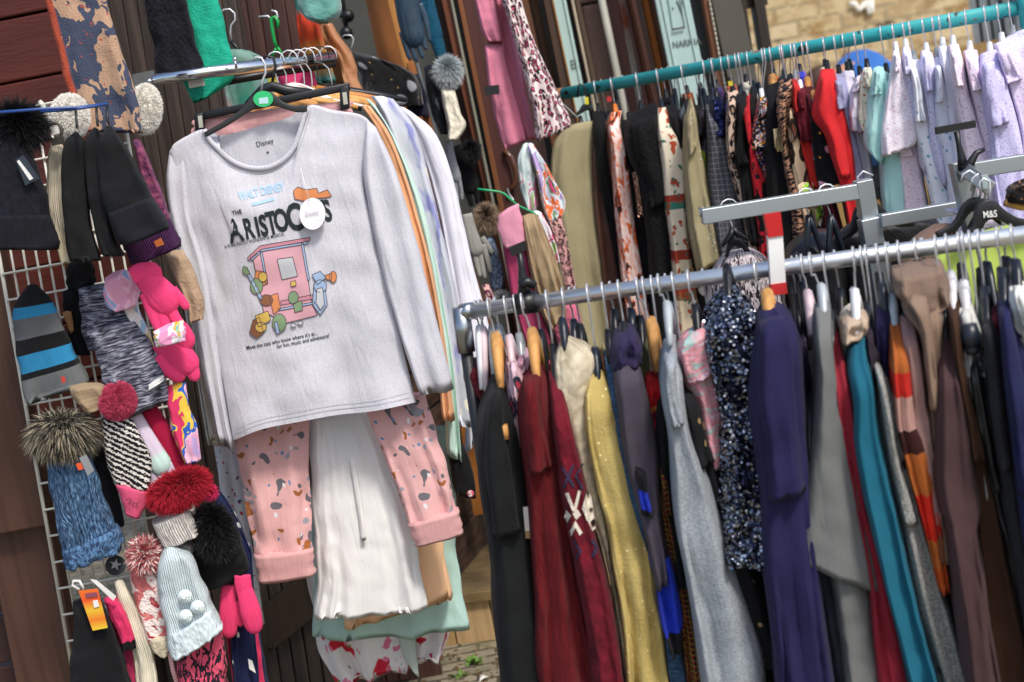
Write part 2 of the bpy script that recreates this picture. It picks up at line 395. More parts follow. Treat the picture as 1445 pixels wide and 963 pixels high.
# dark boarded doors behind the shirts
def boarded(x0, x1, y, D, step, lean, m):
    mb = MB(); x = x0
    while x < x1:
        p = P(x, y, D); q = P(x+lean, y+100, D); w = step*D/F*.94
        mb.board(p, q, w, .03, .02, 2.9, yd=(0, 1, 0)); x += step
    mb.box((P((x0+x1)/2, y+150, D).x, D+.03, 1.4), (abs(P(x1, y, D).x-P(x0, y, D).x)/2+.06, 0, 0), (0, .008, 0), (0, 0, 1.5))
    return mb
e = empty('boarded_door', P(380, 930, 4.05), 'dark brown vertical board door standing behind the grey printed top', 'door')
boarded(110, 345, 40, 4.0, 20, 15, DKB).build('boards', mat([(.25, '1c1714'), (.5, '3b322c'), (.8, '574840')], s=(40, 40, 2), w=.5, rough=.55, bump=.4, bs=(160, 160, 6), co='obj', sheen=0, spec=.4), e, smooth=False, bevel=.003)
mb = MB(); a, b = P(355, 905, 3.96), P(470, 812, 3.96); mb.box((a+b)/2, (b-a)/2, (0, .016, 0), Vector((-.03, 0, .05))*1.0); mb.build('brace', DKB, e, smooth=False, bevel=.003)
mb = MB(); mb.ball(P(381, 914, 3.93), .008, .006, .008); mb.build('bolt', solid('3a2a20', rough=.4, metal=.6), e)
e = empty('boarded_door', P(480, 930, 4.08), 'maroon brown vertical board door half hidden behind the rail of shirts', 'door')
boarded(345, 440, 40, 4.04, 18, 15, DKR).build('boards', mat([(.25, '1f1210'), (.5, '40261f'), (.8, '54372e')], s=(40, 40, 2), w=.5, rough=.5, bump=.4, bs=(160, 160, 6), co='obj', sheen=0, spec=.4), e, smooth=False, bevel=.003)
mb = MB(); p = P(560, 930, 4.1); mb.box((p.x-.34, 4.12, .19), (.42, 0, 0), (0, .05, 0), (0, 0, .2)); tag(mb.build('plinth', wood('33241c', s=(3, 20, 20)), smooth=False, bevel=.006), 'dark brown timber plinth below the floral skirt hem', 'plinth')
# inside of the shop
mb = MB(); p = P(520, 60, 5.6); mb.box((p.x, 5.6, 1.5), (1.1, 0, 0), (0, .03, 0), (0, 0, 1.5)); o = mb.build('back_wall', solid('4b4c47', rough=.8, bump=.15), smooth=False); tag(o, 'grey green inner wall of the shop behind the tan jacket', 'wall')
e = empty('wire_display', P(470, 40, 5.4), 'black wire display grid with round knobs on the inner shop wall', 'display')
mb = MB()
for a, b in (((478, -40), (490, 48)), ((440, 22), (494, 22)), ((484, 22), (491, 50))): mb.tube([P(*a, 5.4), P(*b, 5.4)], .008)
mb.build('rods', BLK, e)
for x, y in ((491, 23), (489, 47), (452, 26)):
    mb = MB(); mb.ball(P(x, y, 5.37), .024, .024, .024); mb.build('knob', BLK, e)

e = empty('shelf_unit', P(560, 300, 4.55), 'orange brown wooden shelf unit side beside the blue leather glove', 'shelf unit')
mb = MB(); mb.board(P(532, -40, 4.62), P(560, 95, 4.62), 46*4.62/F, .02, .9, 2.9); mb.build('side_panel', wood('8a5526', s=(2, 2, 7), rough=.5), e, smooth=False)
mb = MB(); mb.board(P(551, 0, 4.5), P(573, 92, 4.5), 8*4.5/F, .05, 1.66, 2.9); mb.build('edge_strip', wood('b57c3f', s=(14, 14, 2)), e, smooth=False, bevel=.003)
mb = MB(); mb.board(P(580, 92, 4.45), P(606, 180, 4.45), 10*4.45/F, .05, -.1, P(578, 88, 4.45).z); mb.build('front_edge', wood('9c6130', s=(14, 14, 2)), e, smooth=False, bevel=.003)
mb = MB(); mb.board(P(590, 92, 4.44), P(614, 180, 4.44), 3*4.45/F, .02, .9, P(588, 90, 4.45).z); mb.build('metal_strip', STEEL, e, smooth=False)
mb = MB(); mb.board(P(655, 560, 4.5), P(680, 730, 4.5), 22*4.5/F, .05, .35, 1.0); mb.build('lower_panel', wood('a5672c', s=(2, 2, 7), rough=.5), e, smooth=False)
# door frame and door
e = empty('door_frame', P(690, 700, 4.6), 'brown timber door frame with grey draught strip beside the pink blouse', 'door frame')
for nm, a, b, w, D, m in (('jamb', (612, 0), (655, 170), 24, 4.72, wood('3a241a')), ('jamb', (629, 0), (665, 160), 12, 4.6, wood('6b3b22')), ('draught_strip', (637, 0), (670, 160), 4, 4.58, solid('8c8b7c', rough=.5)), ('stop', (642, 0), (675, 160), 6, 4.62, BLK),
                          ('bead', (649, 0), (681, 160), 7, 4.57, wood('7a4a28')), ('jamb', (664, 0), (694, 160), 22, 4.62, wood('4d2a24'))):
    mb = MB(); bd(mb, a, b, D, w, .04); mb.build(nm, m, e, smooth=False, bevel=.003)
e = empty('market_shop', P(900, 700, 5.3), 'brown timber shop with worn posts, grey downpipe and a door with bowed handle', 'shop')
es = e; mb = MB(); bd(mb, (703, 60), (738, 250), 4.7, 76, .04); e = mb.build('door', wood('44302b', rough=.45), e, smooth=False, bevel=.003)
mb = MB(); mb.tube([P(707, 215, 4.66)]+[P(x, y, 4.58) for x, y in ((714, 215), (721, 222), (727, 238), (729, 252), (726, 262), (720, 268))]+[P(717, 269, 4.66)], .009); mb.build('handle', solid('5d3a2a', rough=.25, coat=.5), e)
mb = MB(); mb.board(P(707, 236, 4.66), P(711, 254, 4.66), .022, .012); mb.build('latch_plate', solid('4a2d20', rough=.35), e, smooth=False, bevel=.002)
# timber shop front on the right: posts, pipe, strips
e = es
for nm, a, b, w, D, m, th in (
    ('infill', (745, 0), (770, 115), 40, 5.5, BLK, .02), ('post', (739, 0), (764, 115), 11, 5.15, wood('6a4128'), .06), ('post', (753, 0), (779, 115), 11, 5.2, wood('6c4d34'), .06), ('post', (772, 0), (797, 125), 12, 5.1, wood('4d3626'), .07), ('edge', (779, 0), (805, 125), 2.5, 5.08, wood('9a6a38'), .05),
    ('infill', (812, 0), (836, 115), 34, 5.5, wood('38211c'), .03), ('glazing_bar', (807, 0), (831, 115), 4, 5.2, solid('b3a48c', rough=.6, bump=.3), .03), ('bar', (814, 0), (838, 115), 7, 5.25, wood('4a3a2c'), .03),
    ('infill', (866, 0), (892, 115), 40, 5.5, wood('3a1d1a'), .03), ('rusty_bar', (876, 0), (896, 107), 9, 5.3, mat([(.35, '7b3a20'), (.5, '8e8a80'), (.7, '97948c')], s=(9, 9, 5), co='obj', sheen=0, rough=.7), .04),
    ('infill', (900, 0), (925, 107), 26, 5.5, wood('221412'), .03), ('bar', (893, 0), (917, 107), 6, 5.2, wood('7e5442'), .04), ('post', (887, 0), (910, 107), 5, 5.35, wood('5a2f1a'), .04), ('post', (911, 0), (932, 103), 10, 5.25, wood('a25c1a', s=(6, 6, 2)), .05), ('post', (921, 0), (942, 100), 9, 5.18, wood('5c3a28'), .06),
    ('infill', (983, 0), (1004, 100), 26, 5.5, BLK, .03), ('post', (994, 0), (1014, 115), 8, 5.1, wood('7c4c2e'), .06)):
    mb = MB(); bd(mb, a, b, D, w, th); mb.build(nm, m, e, smooth=False, bevel=.003)
mb = MB()
for i in range(9):
    z = .2+i*.29; p, q = P(830, 0, 5.38), P(852, 107, 5.38); x = p.x+(q.x-p.x)*((z+.14-p.z)/(q.z-p.z)); mb.box((x, 5.38, z+.14), (.036, 0, 0), (0, .03, 0), (0, 0, .141))
mb.build('block_pier', solid('5f4a42', rough=.85, bump=.5, s=(20, 20, 20)), e, smooth=False, bevel=.008)
mb = MB(); p, q = P(849, 0, 5.22), P(873, 115, 5.22); d = (q-p)/(q.z-p.z); mb.tube([p+d*(-p.z), p+d*(2.8-p.z)], .014, n=12); mb.build('downpipe', solid('aaa89c', rough=.5, bump=.1), e)
mb = MB(); p, q = P(1001, 0, 5.06), P(1016, 83, 5.06)
for i in range(26):
    mb.ball(p.lerp(q, i/12), .004, .004, .009, 8, 6)
mb.build('beaded_chain', solid('b9b2a0', rough=.4), e)
PAN = solid('a9c3bd', rough=.55, bump=.05, var=.05)
for lb, a, b, w, D, bits in (('narrow pale teal shop panel next to the worn brown post', (788, 0), (813, 123), 20, 5.14, (('ER', 806, 98, 13, .0),)), ('wide pale teal shop panel lettered NARNIA above the teal rail', (948, 0), (968, 98), 47, 5.05, (('NARNIA', 949.5, 68.5, 9.5, 0), ('· V', 949, 22, 20, 0)))):
    e = empty('shop_sign', P(*b, D), lb, 'sign')
    mb = MB(); bd(mb, a, b, D, w, .02, .3, 2.8); mb.build('board', PAN, e, smooth=False, bevel=.004)
    k = w/47
    for nm, off, ww in (('bead', -15*k, 1.6), ('bead', 17*k, 1.6)):
        mb = MB(); bd(mb, (a[0]+off, a[1]), (b[0]+off, b[1]), D-.012, ww, .008, .3, 2.8); mb.build(nm, PAN, e, smooth=False)
    lm = solid('56605c', rough=.8)
    for tx, x, y, h, an in bits:
        v, f = letters(tx, x, y, h, math.radians(9), .012, .8 if len(tx) > 3 else .55); on_surface([(v, f)], None, D-.013, .0).build('lettering', lm, e, smooth=False)
    if w > 40:
        mb = MB()
        for p, q, t in (((943, 0), (949, 38), 1.2), ((960, 0), (966, 35), 1.2)): bd(mb, p, q, D-.013, t, .006, P(957, 40, D).z, 2.8)
        mb.build('frame', solid('8fa7a2'), e, smooth=False)
        mb = MB(); mb.tube([P(949, 42, D-.02), P(966, 38.5, D-.02)], .003); mb.build('slot', solid('4a4c48'), e)
# grey pillar and dark posts
mb = MB(); bd(mb, (1021, 0), (1046, 120), 5.4, 40, .1); tag(mb.build('pillar', solid('57544c', rough=.85, bump=.3), smooth=False, bevel=.004), 'dull grey brown pillar between shop front and brick building', 'pillar')
e = empty('gate_frame', P(1060, 600, 5.8), 'dark weathered timber gate posts in front of the brick wall', 'gate frame')
for a, b, w in (((1041, 0), (1054, 90), 16), ((1068, 0), (1082, 90), 15)):
    mb = MB(); bd(mb, a, b, 5.8, w, .09); mb.build('post', wood('2d251d'), e, smooth=False, bevel=.004)
mb = MB(); a, b = P(1036, 5, 5.82), P(1080, -3, 5.82); mb.box((a+b)/2, (b-a)/2, (0, .03, 0), (0, 0, .03)); mb.build('crossbar', wood('2d251d'), e, smooth=False)
# brick building far behind
e = empty('brick_building', P(1250, 400, 11), 'buff stone brick building with a pale door far behind', 'building')
mb = MB(); p0, p1 = P(985, 60, 11), P(1374, 60, 11); D = 11
def wallquad(mb, x0, x1, z0, z1, y): mb.add([(x0, y, z0), (x1, y, z0), (x1, y, z1), (x0, y, z1), (x0, y+.3, z0), (x1, y+.3, z0), (x1, y+.3, z1), (x0, y+.3, z1)], [(0, 1, 2, 3), (4, 7, 6, 5), (0, 4, 5, 1), (1, 5, 6, 2), (2, 6, 7, 3), (3, 7, 4, 0)], [(x0, z0), (x1, z0), (x1, z1), (x0, z1)]*2)
wallquad(mb, p0.x-.6, p1.x, -.1, 6, 11)
mb.build('wall', mat([(0, '9f8f70'), (.1, '9f8f70'), (.25, 'ab9470'), (.6, 'c0a980'), (1, 'd6c6a4')], tex='brick', s=(1.5, 2.1), w=.03, rough=.9, bump=.8, bt='noise', bs=(30, 30), sheen=0, over=(('noise', (4, 9), .60, .68, '54493e'), ('noise', (6, 10), .45, .7, '97794c'), ('noise', (14, 20), .5, .75, 'c9b58c'))), e, smooth=False)
mb = MB(); wallquad(mb, p1.x+.01, p1.x+1.6, -.1, 6, 11.12); mb.build('door_surround', solid('b4b4aa', rough=.7), e, smooth=False)
mb = MB()
for i in range(5):
    x = P(1380+i*16, 60, 11).x; mb.box((x, 11.05, 1.2), (.03, 0, 0), (0, .03, 0), (0, 0, 1.0))
mb.build('railing', solid('70777c'), e, smooth=False)
mb = MB(); bd(mb, (1428, -20), (1432, 60), 10.9, 6, .05, -.1, 6); mb.build('drainpipe', solid('39404a'), e, smooth=False)
mb = MB(); q = P(1375, 130, 10.9); mb.box((q.x-.55, 10.8, .75), (.75, 0, 0), (0, .1, 0), (0, 0, .72)); mb.build('timber_gate', wood('8f7142', s=(10, 10, 2)), e, smooth=False)
mb = MB(); mb.tube([P(x, y, 10.97) for x, y in ((1199, 6), (1206, 5), (1213, 14), (1221, 5), (1222, 2), (1224, 8), (1227, 19), (1231, 16), (1229, 0))], .022, flat=.3); mb.build('painted_mark', solid('e6e3d8'), e)
# person bending far behind, in blue
def person():
    D = 8.6; e = empty('person', G(1215, 200) if False else (P(1215, 90, D).x, D, 0), 'person in a blue top bending down behind the teal rail', 'person')
    x0 = P(1215, 90, D).x; sx = P(1268, 80, D).x-P(1166, 80, D).x; zt = P(1215, 84, D).z
    J = [((0, .12, .92), .15, None), ((.02, .05, zt-.34), .17, 0), ((0, .0, zt-.12), .10, 1), ((-.1, -.1, zt-.06), .07, 2), ((-.24, -.14, zt-.10), .085, 3), ((-.27, -.15, zt-.17), .075, 4),
         ((-sx*.36, 0, zt-.10), .085, 2), ((-sx*.5, -.16, zt-.36), .06, 6), ((-sx*.45, -.34, zt-.58), .045, 7), ((sx*.38, 0, zt-.10), .085, 2), ((sx*.52, -.12, zt-.38), .06, 9), ((sx*.42, -.32, zt-.6), .045, 10),
         ((-.1, .1, .85), .1, 0), ((-.12, .02, .48), .075, 12), ((-.12, .1, .08), .05, 13), ((-.12, -.08, .04), .04, 14), ((.1, .1, .85), .1, 0), ((.12, .02, .48), .075, 16), ((.12, .1, .08), .05, 17), ((.12, -.08, .04), .04, 18),
         ((-sx*.44, -.42, zt-.66), .03, 8), ((sx*.41, -.4, zt-.68), .03, 11)]
    def skin(name, idx, grow, m, par):
        me = bpy.data.meshes.new(name); mp = {k: n for n, k in enumerate(idx)}
        me.from_pydata([Vector(J[k][0]) for k in idx], [(mp[J[k][2]], mp[k]) for k in idx if J[k][2] in mp], [])
        o = bpy.data.objects.new(name, me); COL.objects.link(o)
        md = o.modifiers.new('skin', 'SKIN'); me.materials.append(m)
        for n, k in enumerate(idx): me.skin_vertices[0].data[n].radius = (J[k][1]+grow,)*2
        me.skin_vertices[0].data[0].use_root = True
        s = o.modifiers.new('sub', 'SUBSURF'); s.levels = s.render_levels = 2
        o.parent = par; WORLD[o.name] = Vector(); return o
    skin('body', list(range(len(J))), 0, solid('b98468', rough=.6), e)
    mb = MB(); W0 = WORLD[e.name]; q = lambda k: W0+Vector(J[k][0])
    mb.ball(W0+Vector((0, .02, zt-.30)), .25, .19, .36, 20, 14); mb.ball(W0+Vector((0, -.05, zt-.14)), sx*.48, .23, .15, 20, 12); mb.ball(W0+Vector((0, -.06, zt-.34)), .26, .25, .3, 20, 12)
    for c in ((6, 7), (9, 10)): mb.tube([q(c[0]), q(c[0]).lerp(q(c[1]), .5), q(c[1])], [.115, .10, .085], n=14)
    mb.build('top', solid('2b68b4', rough=.8, bump=.2), e)
    skin('trousers', [0, 12, 13, 14, 16, 17, 18], .02, solid('2a2c33', rough=.8), e)
    mb = MB(); c = WORLD[e.name]+Vector((-.25, -.13, zt-.09)); mb.ball(c+Vector((-.03, .03, .0)), .1, .1, .1); mb.build('hair', solid('46301f', rough=.6, bump=.5), e)
person()
# step of ridged decking, side planks, weeds, litter
a, b = G(640, 914), G(716, 905); ex = (b-a).normalized(); ey = Vector((-ex.y, ex.x, 0)); H = .15
e = empty('deck_step', a, 'low wooden step with ridged decking tread and pine riser boards', 'step')
DW = wood('85714f', s=(3, 16, 16), rough=.75, k=.6)
mb = MB(); a2 = a-ex*.5; n = 34
for j in range(n):
    for w, dz in ((.008, .0), (.005, -.006)): mb.box(a2+ey*(.03+j*.0135+(0 if dz == 0 else .0068))+ex*.7+Vector((0, 0, H+.006+dz)), ex*.9, ey*(w/2), (0, 0, .012))
mb.build('tread', DW, e, smooth=False)
mb = MB(); mb.box(a2+ex*.7+ey*.012+Vector((0, 0, H+.004)), ex*.9, ey*.013, (0, 0, .017)); mb.build('nosing', wood('7b6643', s=(3, 14, 14)), e, smooth=False, bevel=.003)
for i in range(13):
    mb = MB(); mb.box(a2+ex*(.06+i*.128)+ey*.03+Vector((0, 0, H/2-.008)), ex*.0615, ey*.01, (0, 0, H/2-.008)); mb.build('riser_board', wood('a98a5c' if i % 2 else 'b3946a', s=(16, 16, 3), rough=.8), e, smooth=False, bevel=.002)
A = G(636, 832, H); Bp = G(722, 726, H); d = (Bp-A).normalized(); mb = MB()
for i in range(7): mb.box((A+Bp)/2+Vector((0, 0, .075+.142*i)), d*((Bp-A).length/2), Vector((d.y, -d.x, 0))*.014, (0, 0, .066))
tag(mb.build('plank_skirt', mat([(.25, '2e211a'), (.5, '4c3a30'), (.8, '6a5547')], s=(8, 8, 40), w=.5, rough=.75, bump=.5, bs=(20, 20, 160), co='obj', sheen=0), smooth=False, bevel=.004), 'weathered brown plank skirting running back along the wooden step', 'planks')
rnd = random.Random(5)
for i, (x, y, n, lb) in enumerate(((668, 936, 26, 'small green weed growing between the paving stones lower down'), (706, 862, 20, 'small green weed beside the black coat near the step'), (650, 956, 14, 'tiny weed sprouting at the bottom edge of the paving'))):
    mb = MB(); c = G(x, y)
    for k in range(n):
        an = rnd.random()*6.28; l = rnd.uniform(.012, .035); r = rnd.uniform(0, .03); b = c+Vector((r*math.cos(an*3), r*math.sin(an*3), 0)); o = Vector((math.cos(an), math.sin(an), rnd.uniform(.3, 1.2))).normalized()
        s = o.cross(Vector((0, 0, 1))).normalized()*l*.28; mb.add([b, b+o*l*.5+s, b+o*l, b+o*l*.5-s+Vector((0, 0, .002))], [(0, 1, 2, 3)])
    tag(mb.build('weed', solid(('5f7f2c', '6d8a35', '58742c')[i], rough=.7), smooth=False), lb, 'weed', 'weeds in the paving')
mb = MB()
for i in range(420):
    x, y = rnd.uniform(560, 730), rnd.uniform(835, 990); c = G(x, y); s = rnd.uniform(.002, .008)
    if (c-a).dot(ey) > -.01: continue
    mb.ball(c+Vector((0, 0, s*.2)), s*rnd.uniform(.6, 1.6), s, s*.5, 5, 4)
o = mb.build('dead_leaves', mat([(.3, '4a3a26'), (.6, '6d5a3e'), (.8, '8c7a58')], s=(9, 9, 9), co='obj', sheen=0)); tag(o, 'brown debris and grit scattered on the paving', 'debris', None, 'stuff')
for i, (x, y, h, lb) in enumerate(((690, 852, 'd8d2c8', 'crumpled white litter scrap by the step'), (676, 958, 'e2ded6', 'white litter scrap lying near the weed'), (688, 850, 'c7603a', 'orange wrapper scrap beside the white litter'))):
    mb = MB(); c = G(x, y+6); mb.add([c+Vector(v) for v in ((0, 0, .003), (.022, .004, .012), (.03, .02, .004), (.006, .024, .014), (.014, .012, .018))], [(0, 1, 4), (1, 2, 4), (2, 3, 4), (3, 0, 4)]); tag(mb.build('litter', solid(h), smooth=False), lb, 'litter')
# ================================================================== rail of shirts
def hang(rx, ry, D, tx, ty, col, label, group, half=.16, drop=.07, ax=(0, 1), m=None, hook=None, bar=None, thick=.006, hr=.0195):
    """a hanger: wire hook over the rail at (rx, ry), neck down to (tx, ty), two arms along the direction ax"""
    top = P(rx, ry, D); nk = P(tx, ty, D); nk.y = top.y; dr = Vector((ax[0], ax[1], 0)).normalized()
    e = empty('clothes_hanger', nk, label, 'hanger', group)
    q = [top+dr*hr+Vector((0, 0, -.012))]
    for k in range(7):
        a = PI*k/6; q.append(top+dr*(hr*math.cos(a))+Vector((0, 0, hr*math.sin(a)+.001)))
    q += [top-dr*hr*.9+Vector((0, 0, -.016)), top.lerp(nk, .35)-dr*.004, top.lerp(nk, .62), nk]
    wire('hook', hook or WIRE, [q], .0017, e)
    mb = MB()
    for s in (-1, 1):
        p = [nk+Vector((0, 0, .012)), nk+dr*(s*half*.25)+Vector((0, 0, -drop*.12)), nk+dr*(s*half*.6)+Vector((0, 0, -drop*.5)), nk+dr*(s*half)+Vector((0, 0, -drop))]
        mb.tube(p, [thick*1.25, thick*1.4, thick*1.2, thick*.8], n=8, flat=1.5)
    mb.build('arms', m or BLK, e)
    if bar: wire('bar', hook or WIRE, [[nk+dr*(-half*.9)+Vector((0, 0, -drop)), nk+dr*(half*.9)+Vector((0, 0, -drop))]], .003, e)
    return e
GS = 'clothes on the chrome shirt rail'
e = empty('clothes_rail', P(240, 110, 3.15), 'shiny chrome rail on a clear wall bracket holding the printed tops', 'clothes rail')
mb = MB(); mb.tube([P(216, 113, 3.2), P(300, 101, 3.22), P(380, 92, 3.3), P(466, 82, 3.5)], [.012, .0135, .0145, .016], n=16); mb.build('tube', CHROME, e)
mb = MB(); mb.tube([P(300, 118, 3.3), P(400, 101, 3.38), P(470, 90, 3.56)], .010, n=10); mb.build('lower_bar', BLK, e)
card('bracket', mat('c9cfd2', rough=.1, trans=.85, bump=0, co='obj', s=(3, 3, 3), sheen=0), '187,105 217,99 222,131 191,135', 3.2, .002, e)
mb = MB(); mb.tube([P(211, 115, 3.2), P(211, 115, 3.185)], .006, n=10); mb.build('bolt', CHROME, e)
mb = MB(); a = P(331, 84, 3.2); mb.tube([a, a+Vector((0, 0, -.02))], .003); mb.ball(a, .005, .005, .005); mb.build('peg', CHROME, e)
e0 = e
# ---- the grey printed top
TD = 3.05
HEA = mat([(.38, 'c3c3ca'), (.55, 'cecdd4'), (.7, 'd7d6dd')], s=(300, 700), w=.4, bump=.12, bs=(600, 600), rough=.9)
tee = empty('printed_top', P(400, 400, TD), 'pale grey long sleeved printed top lettered ARISTOCATS at the front of the rail', 'top', GS)
def coons(top, bot, lf, rt, D, nu, nv, yf):
    T, B, Lf, Rt = resample(pts(top), nu), resample(pts(bot), nu), resample(pts(lf), nv), resample(pts(rt), nv)
    vs, uv, un = [], [], []
    for j in range(nv):
        for i in range(nu):
            u, v = i/(nu-1), j/(nv-1)
            p = T[i]*(1-v)+B[i]*v+Lf[j]*(1-u)+Rt[j]*u-(T[0]*(1-u)*(1-v)+T[-1]*u*(1-v)+B[0]*(1-u)*v+B[-1]*u*v)
            w = P(p.x, p.y, D); w += (w-CAM).normalized()*yf(u, v, w); vs.append(w); uv.append((w.x, w.z)); un.append((u, v))
    fs = [(j*nu+i, j*nu+i+1, (j+1)*nu+i+1, (j+1)*nu+i) for j in range(nv-1) for i in range(nu-1)]
    return vs, fs, uv, un
def wrk(u, v, w):
    f = .013*math.sin(9*u+2.2*v+.6)*(v**1.3)+.008*math.sin(17*u-3*v)*v*v+.012*noise.noise(Vector((u*5+v*1.2, v*1.6, 3)))*(.4+v)+.006*noise.noise(Vector((u*4-v*6, v*7+u*3, 8)))
    d = abs((u-.93)-.0+.22*(v-.45)); f += -.008*math.exp(-((v-.42)/.10)**2)*math.exp(-(d/.05)**2)
    d2 = abs(u-.05-.12*(v-.4)); f += .010*math.exp(-((v-.45)/.16)**2)*math.exp(-(d2/.03)**2)
    n = noise.noise(w*9)*.007+noise.noise(w*21)*.0028
    return f*.8+n-.030*math.sin(PI*min(1, max(0, u)))**.6*min(1, v*4+.25)
hem = '329,622 370,606 420,596 475,586 530,580 587,568'
lf, rt = '240,214 262,300 286,370 308,500 329,622', '533,186 514,250 528,322 556,440 587,568'
mb = MB(); NU, NV = 84, 84
fr = coons('240,214 246,203 266,191 288,183 300,203 330,229 362,238 392,231 416,206 433,151 470,156 511,163 533,186', hem, lf, rt, TD, NU, NV, wrk)
bk = coons('240,214 246,203 266,191 288,183 312,191 345,184 375,175 405,167 433,151 470,156 511,163 533,186', hem, lf, rt, TD, NU, NV, lambda u, v, w: .014*math.sin(PI*u)+.004)
o = len(fr[0]); vs = fr[0]+bk[0]; fs = fr[1]+[tuple(o+i for i in f)[::-1] for f in bk[1]]
for j in range(NV-1):
    for c, s in ((0, 1), (NU-1, -1)):
        q = (j*NU+c, (j+1)*NU+c, o+(j+1)*NU+c, o+j*NU+c); fs.append(q[::s])
for i in list(range(0, NU//4))+list(range(int(NU*.72), NU-1)): fs.append((i, o+i, o+i+1, i+1))
mb.add(vs, fs, fr[2]+bk[2], fr[3]+bk[3]); body = mb.build('body', HEA, tee)
bvh = BVHTree.FromPolygons([tuple(v) for v in fr[0]], fr[1]); bvb = BVHTree.FromPolygons([tuple(v) for v in bk[0]], bk[1])
mb = MB(); mb.tube([P(x, y, TD)+(P(x, y, TD)-CAM).normalized()*-.012 for x, y in [(q.x, q.y) for q in resample(pts('288,183 300,203 330,229 362,238 392,231 416,206 433,151'), 24)]], .0052, n=8, flat=.5); mb.build('neckband', HEA, tee)
mb = MB(); mb.tube([P(q.x, q.y, TD)-fw*.022 for q in resample(pts('330,617 370,601 420,591 475,581 530,575 586,563'), 30)], .0022, n=6, flat=.4)
cloth('sleeve', None, '', TD+.02, .028, '240,212 235,255 246,330 268,440 290,540 309,625', '262,208 268,300 290,372 303,450 318,560 331,632', HEA, parent=tee, fold=(1.5, .008), top=.6, seed=3)
cloth('sleeve', None, '', TD-.004, .03, '517,172 513,240 527,322 549,420 574,500 592,556', '531,180 557,238 581,320 606,410 625,490 640,547', HEA, parent=tee, fold=(1.6, .008), top=.6, seed=8, M=40)
SEAM = solid('b3b2ba', rough=.95)
for q, w in (('331,614 370,598 420,588 475,578 530,572 585,560', .5), ('334,606 370,592 420,582 475,572 530,566 583,553', .35), ('284,192 297,211 328,237 362,246 394,238 421,211 439,157', .45)):
    sm = ' '.join('%.1f,%.1f' % (v.x, v.y) for v in resample(pts(q), 26)); a = [Vector(p) for p in pts(sm)]; vs, fs = [], []
    for i in range(len(a)-1):
        d = a[i+1]-a[i]; nn = Vector((-d.y, d.x)).normalized()*w; o = len(vs); vs += [tuple(a[i]+nn), tuple(a[i+1]+nn), tuple(a[i+1]-nn), tuple(a[i]-nn)]; fs.append((o, o+1, o+2, o+3))
    on_surface([(vs, fs)], bvh, TD, .001).build('seam', SEAM, tee, smooth=False)
# lettering and picture of a pink booth (the cartoon animals are left out)
INK, BLUE = solid('1f2a2c', rough=.8), solid('a9cdea', rough=.8)
A0 = math.radians(12.5); items = []
x, y = 326.0, 342.0
for ch, h, k, dy in zip('ARISTOCATS', (31, 28, 27, 29, 31, 31, 37, 30, 30, 29), (.62, .56, .62, .56, .5, .56, .62, .56, .5, .58), (0, 0, 0, 1, 1, 0, 3, 0, 0, 0)):
    v, f = letters(ch, x, y+dy, h, A0, .035, k); items.append((v, f))
    wd = max(p[0] for p in v)-x; x += wd+1.2; y -= (wd+1.2)*math.tan(A0)
on_surface(items, bvh, TD).build('lettering', INK, tee, smooth=False)
on_surface([letters('THE', 328, 304.5, 6.3, A0, .02, .85)], bvh, TD).build('lettering', INK, tee, smooth=False)
on_surface([letters('WALT DISNEY', 338, 283, 11.5, math.radians(13), .03, .62)], bvh, TD).build('lettering', BLUE, tee, smooth=False)
on_surface([poly('355,287 386,279 387,283 356,291', 4)], bvh, TD).build('lettering', BLUE, tee, smooth=False)
on_surface([letters('A PURR-FECTLY WONDERFUL MUSICAL', 317, 351, 4.6, A0, .008, .74), letters('Meet the cats who know where it\'s at...', 348, 494, 5.6, math.radians(12), .012, .8), letters('for fun, music and adventure!', 391, 492, 5.6, math.radians(12), .012, .8)], bvh, TD).build('lettering', INK, tee, smooth=False)
on_surface([letters('Disney', 362, 208, 7.5, math.radians(14), .004, .85), letters('M', 376.5, 217, 3, A0, .03)], bvb, TD).build('neck_print', solid('3a3c40', rough=.8), tee, smooth=False)
PK, PK2, PB, GR, OR, YL, BR, GY = [solid(c, rough=.85) for c in ('dba6b0', 'c98a98', '9db6d6', '7f9a74', 'd98a55', 'd9b65a', '8a5a3c', 'c4c8cc')]
def ink(q, off, w=.45, closed=True):
    a = [Vector(p) for p in pts(q)]; n = len(a); vs, fs = [], []
    for i in range(n if closed else n-1):
        p, r = a[i], a[(i+1) % n]; d = (r-p)
        if d.length < .1: continue
        m_ = max(1, int(d.length/5)); nn = Vector((-d.y, d.x)).normalized()*w
        for k in range(m_):
            u, v = p.lerp(r, k/m_), p.lerp(r, (k+1)/m_); o = len(vs)
            vs += [tuple(u+nn), tuple(v+nn), tuple(v-nn), tuple(u-nn)]; fs.append((o, o+1, o+2, o+3))
    on_surface([(vs, fs)], bvh, TD, off+.0004).build('ink_line', INKL, tee, smooth=False)['kind'] = 'stuff'
INKL = solid('5a4a50', rough=.9)
def patch(m, *pl, off=.002):
    for q in pl:
        on_surface([poly(q)], bvh, TD, off).build('print', m, tee, smooth=False)
        ink(q, off)
patch(PK, '357,365 372,352 427,343 440,430 448,445 404,456 372,440')
patch(PK2, '349,364 367,347 437,335 437,340 371,352 351,368', '396,425 441,416 442,422 397,431', off=.0024)
patch(PB, '353,365 369,352 435,341 435,344 370,355 355,368', '367,355 370,355 378,400 375,400', '425,344 428,343 437,395 434,396', '392,436 444,426 444,429 393,439', off=.0028)
patch(GY, '391,366 413,363 420,390 398,395', off=.0028)
patch(GR, disc(394, 456, 10, 13), '343,376 349,378 353,387 348,389 342,384', off=.0032)     # double bass body, head
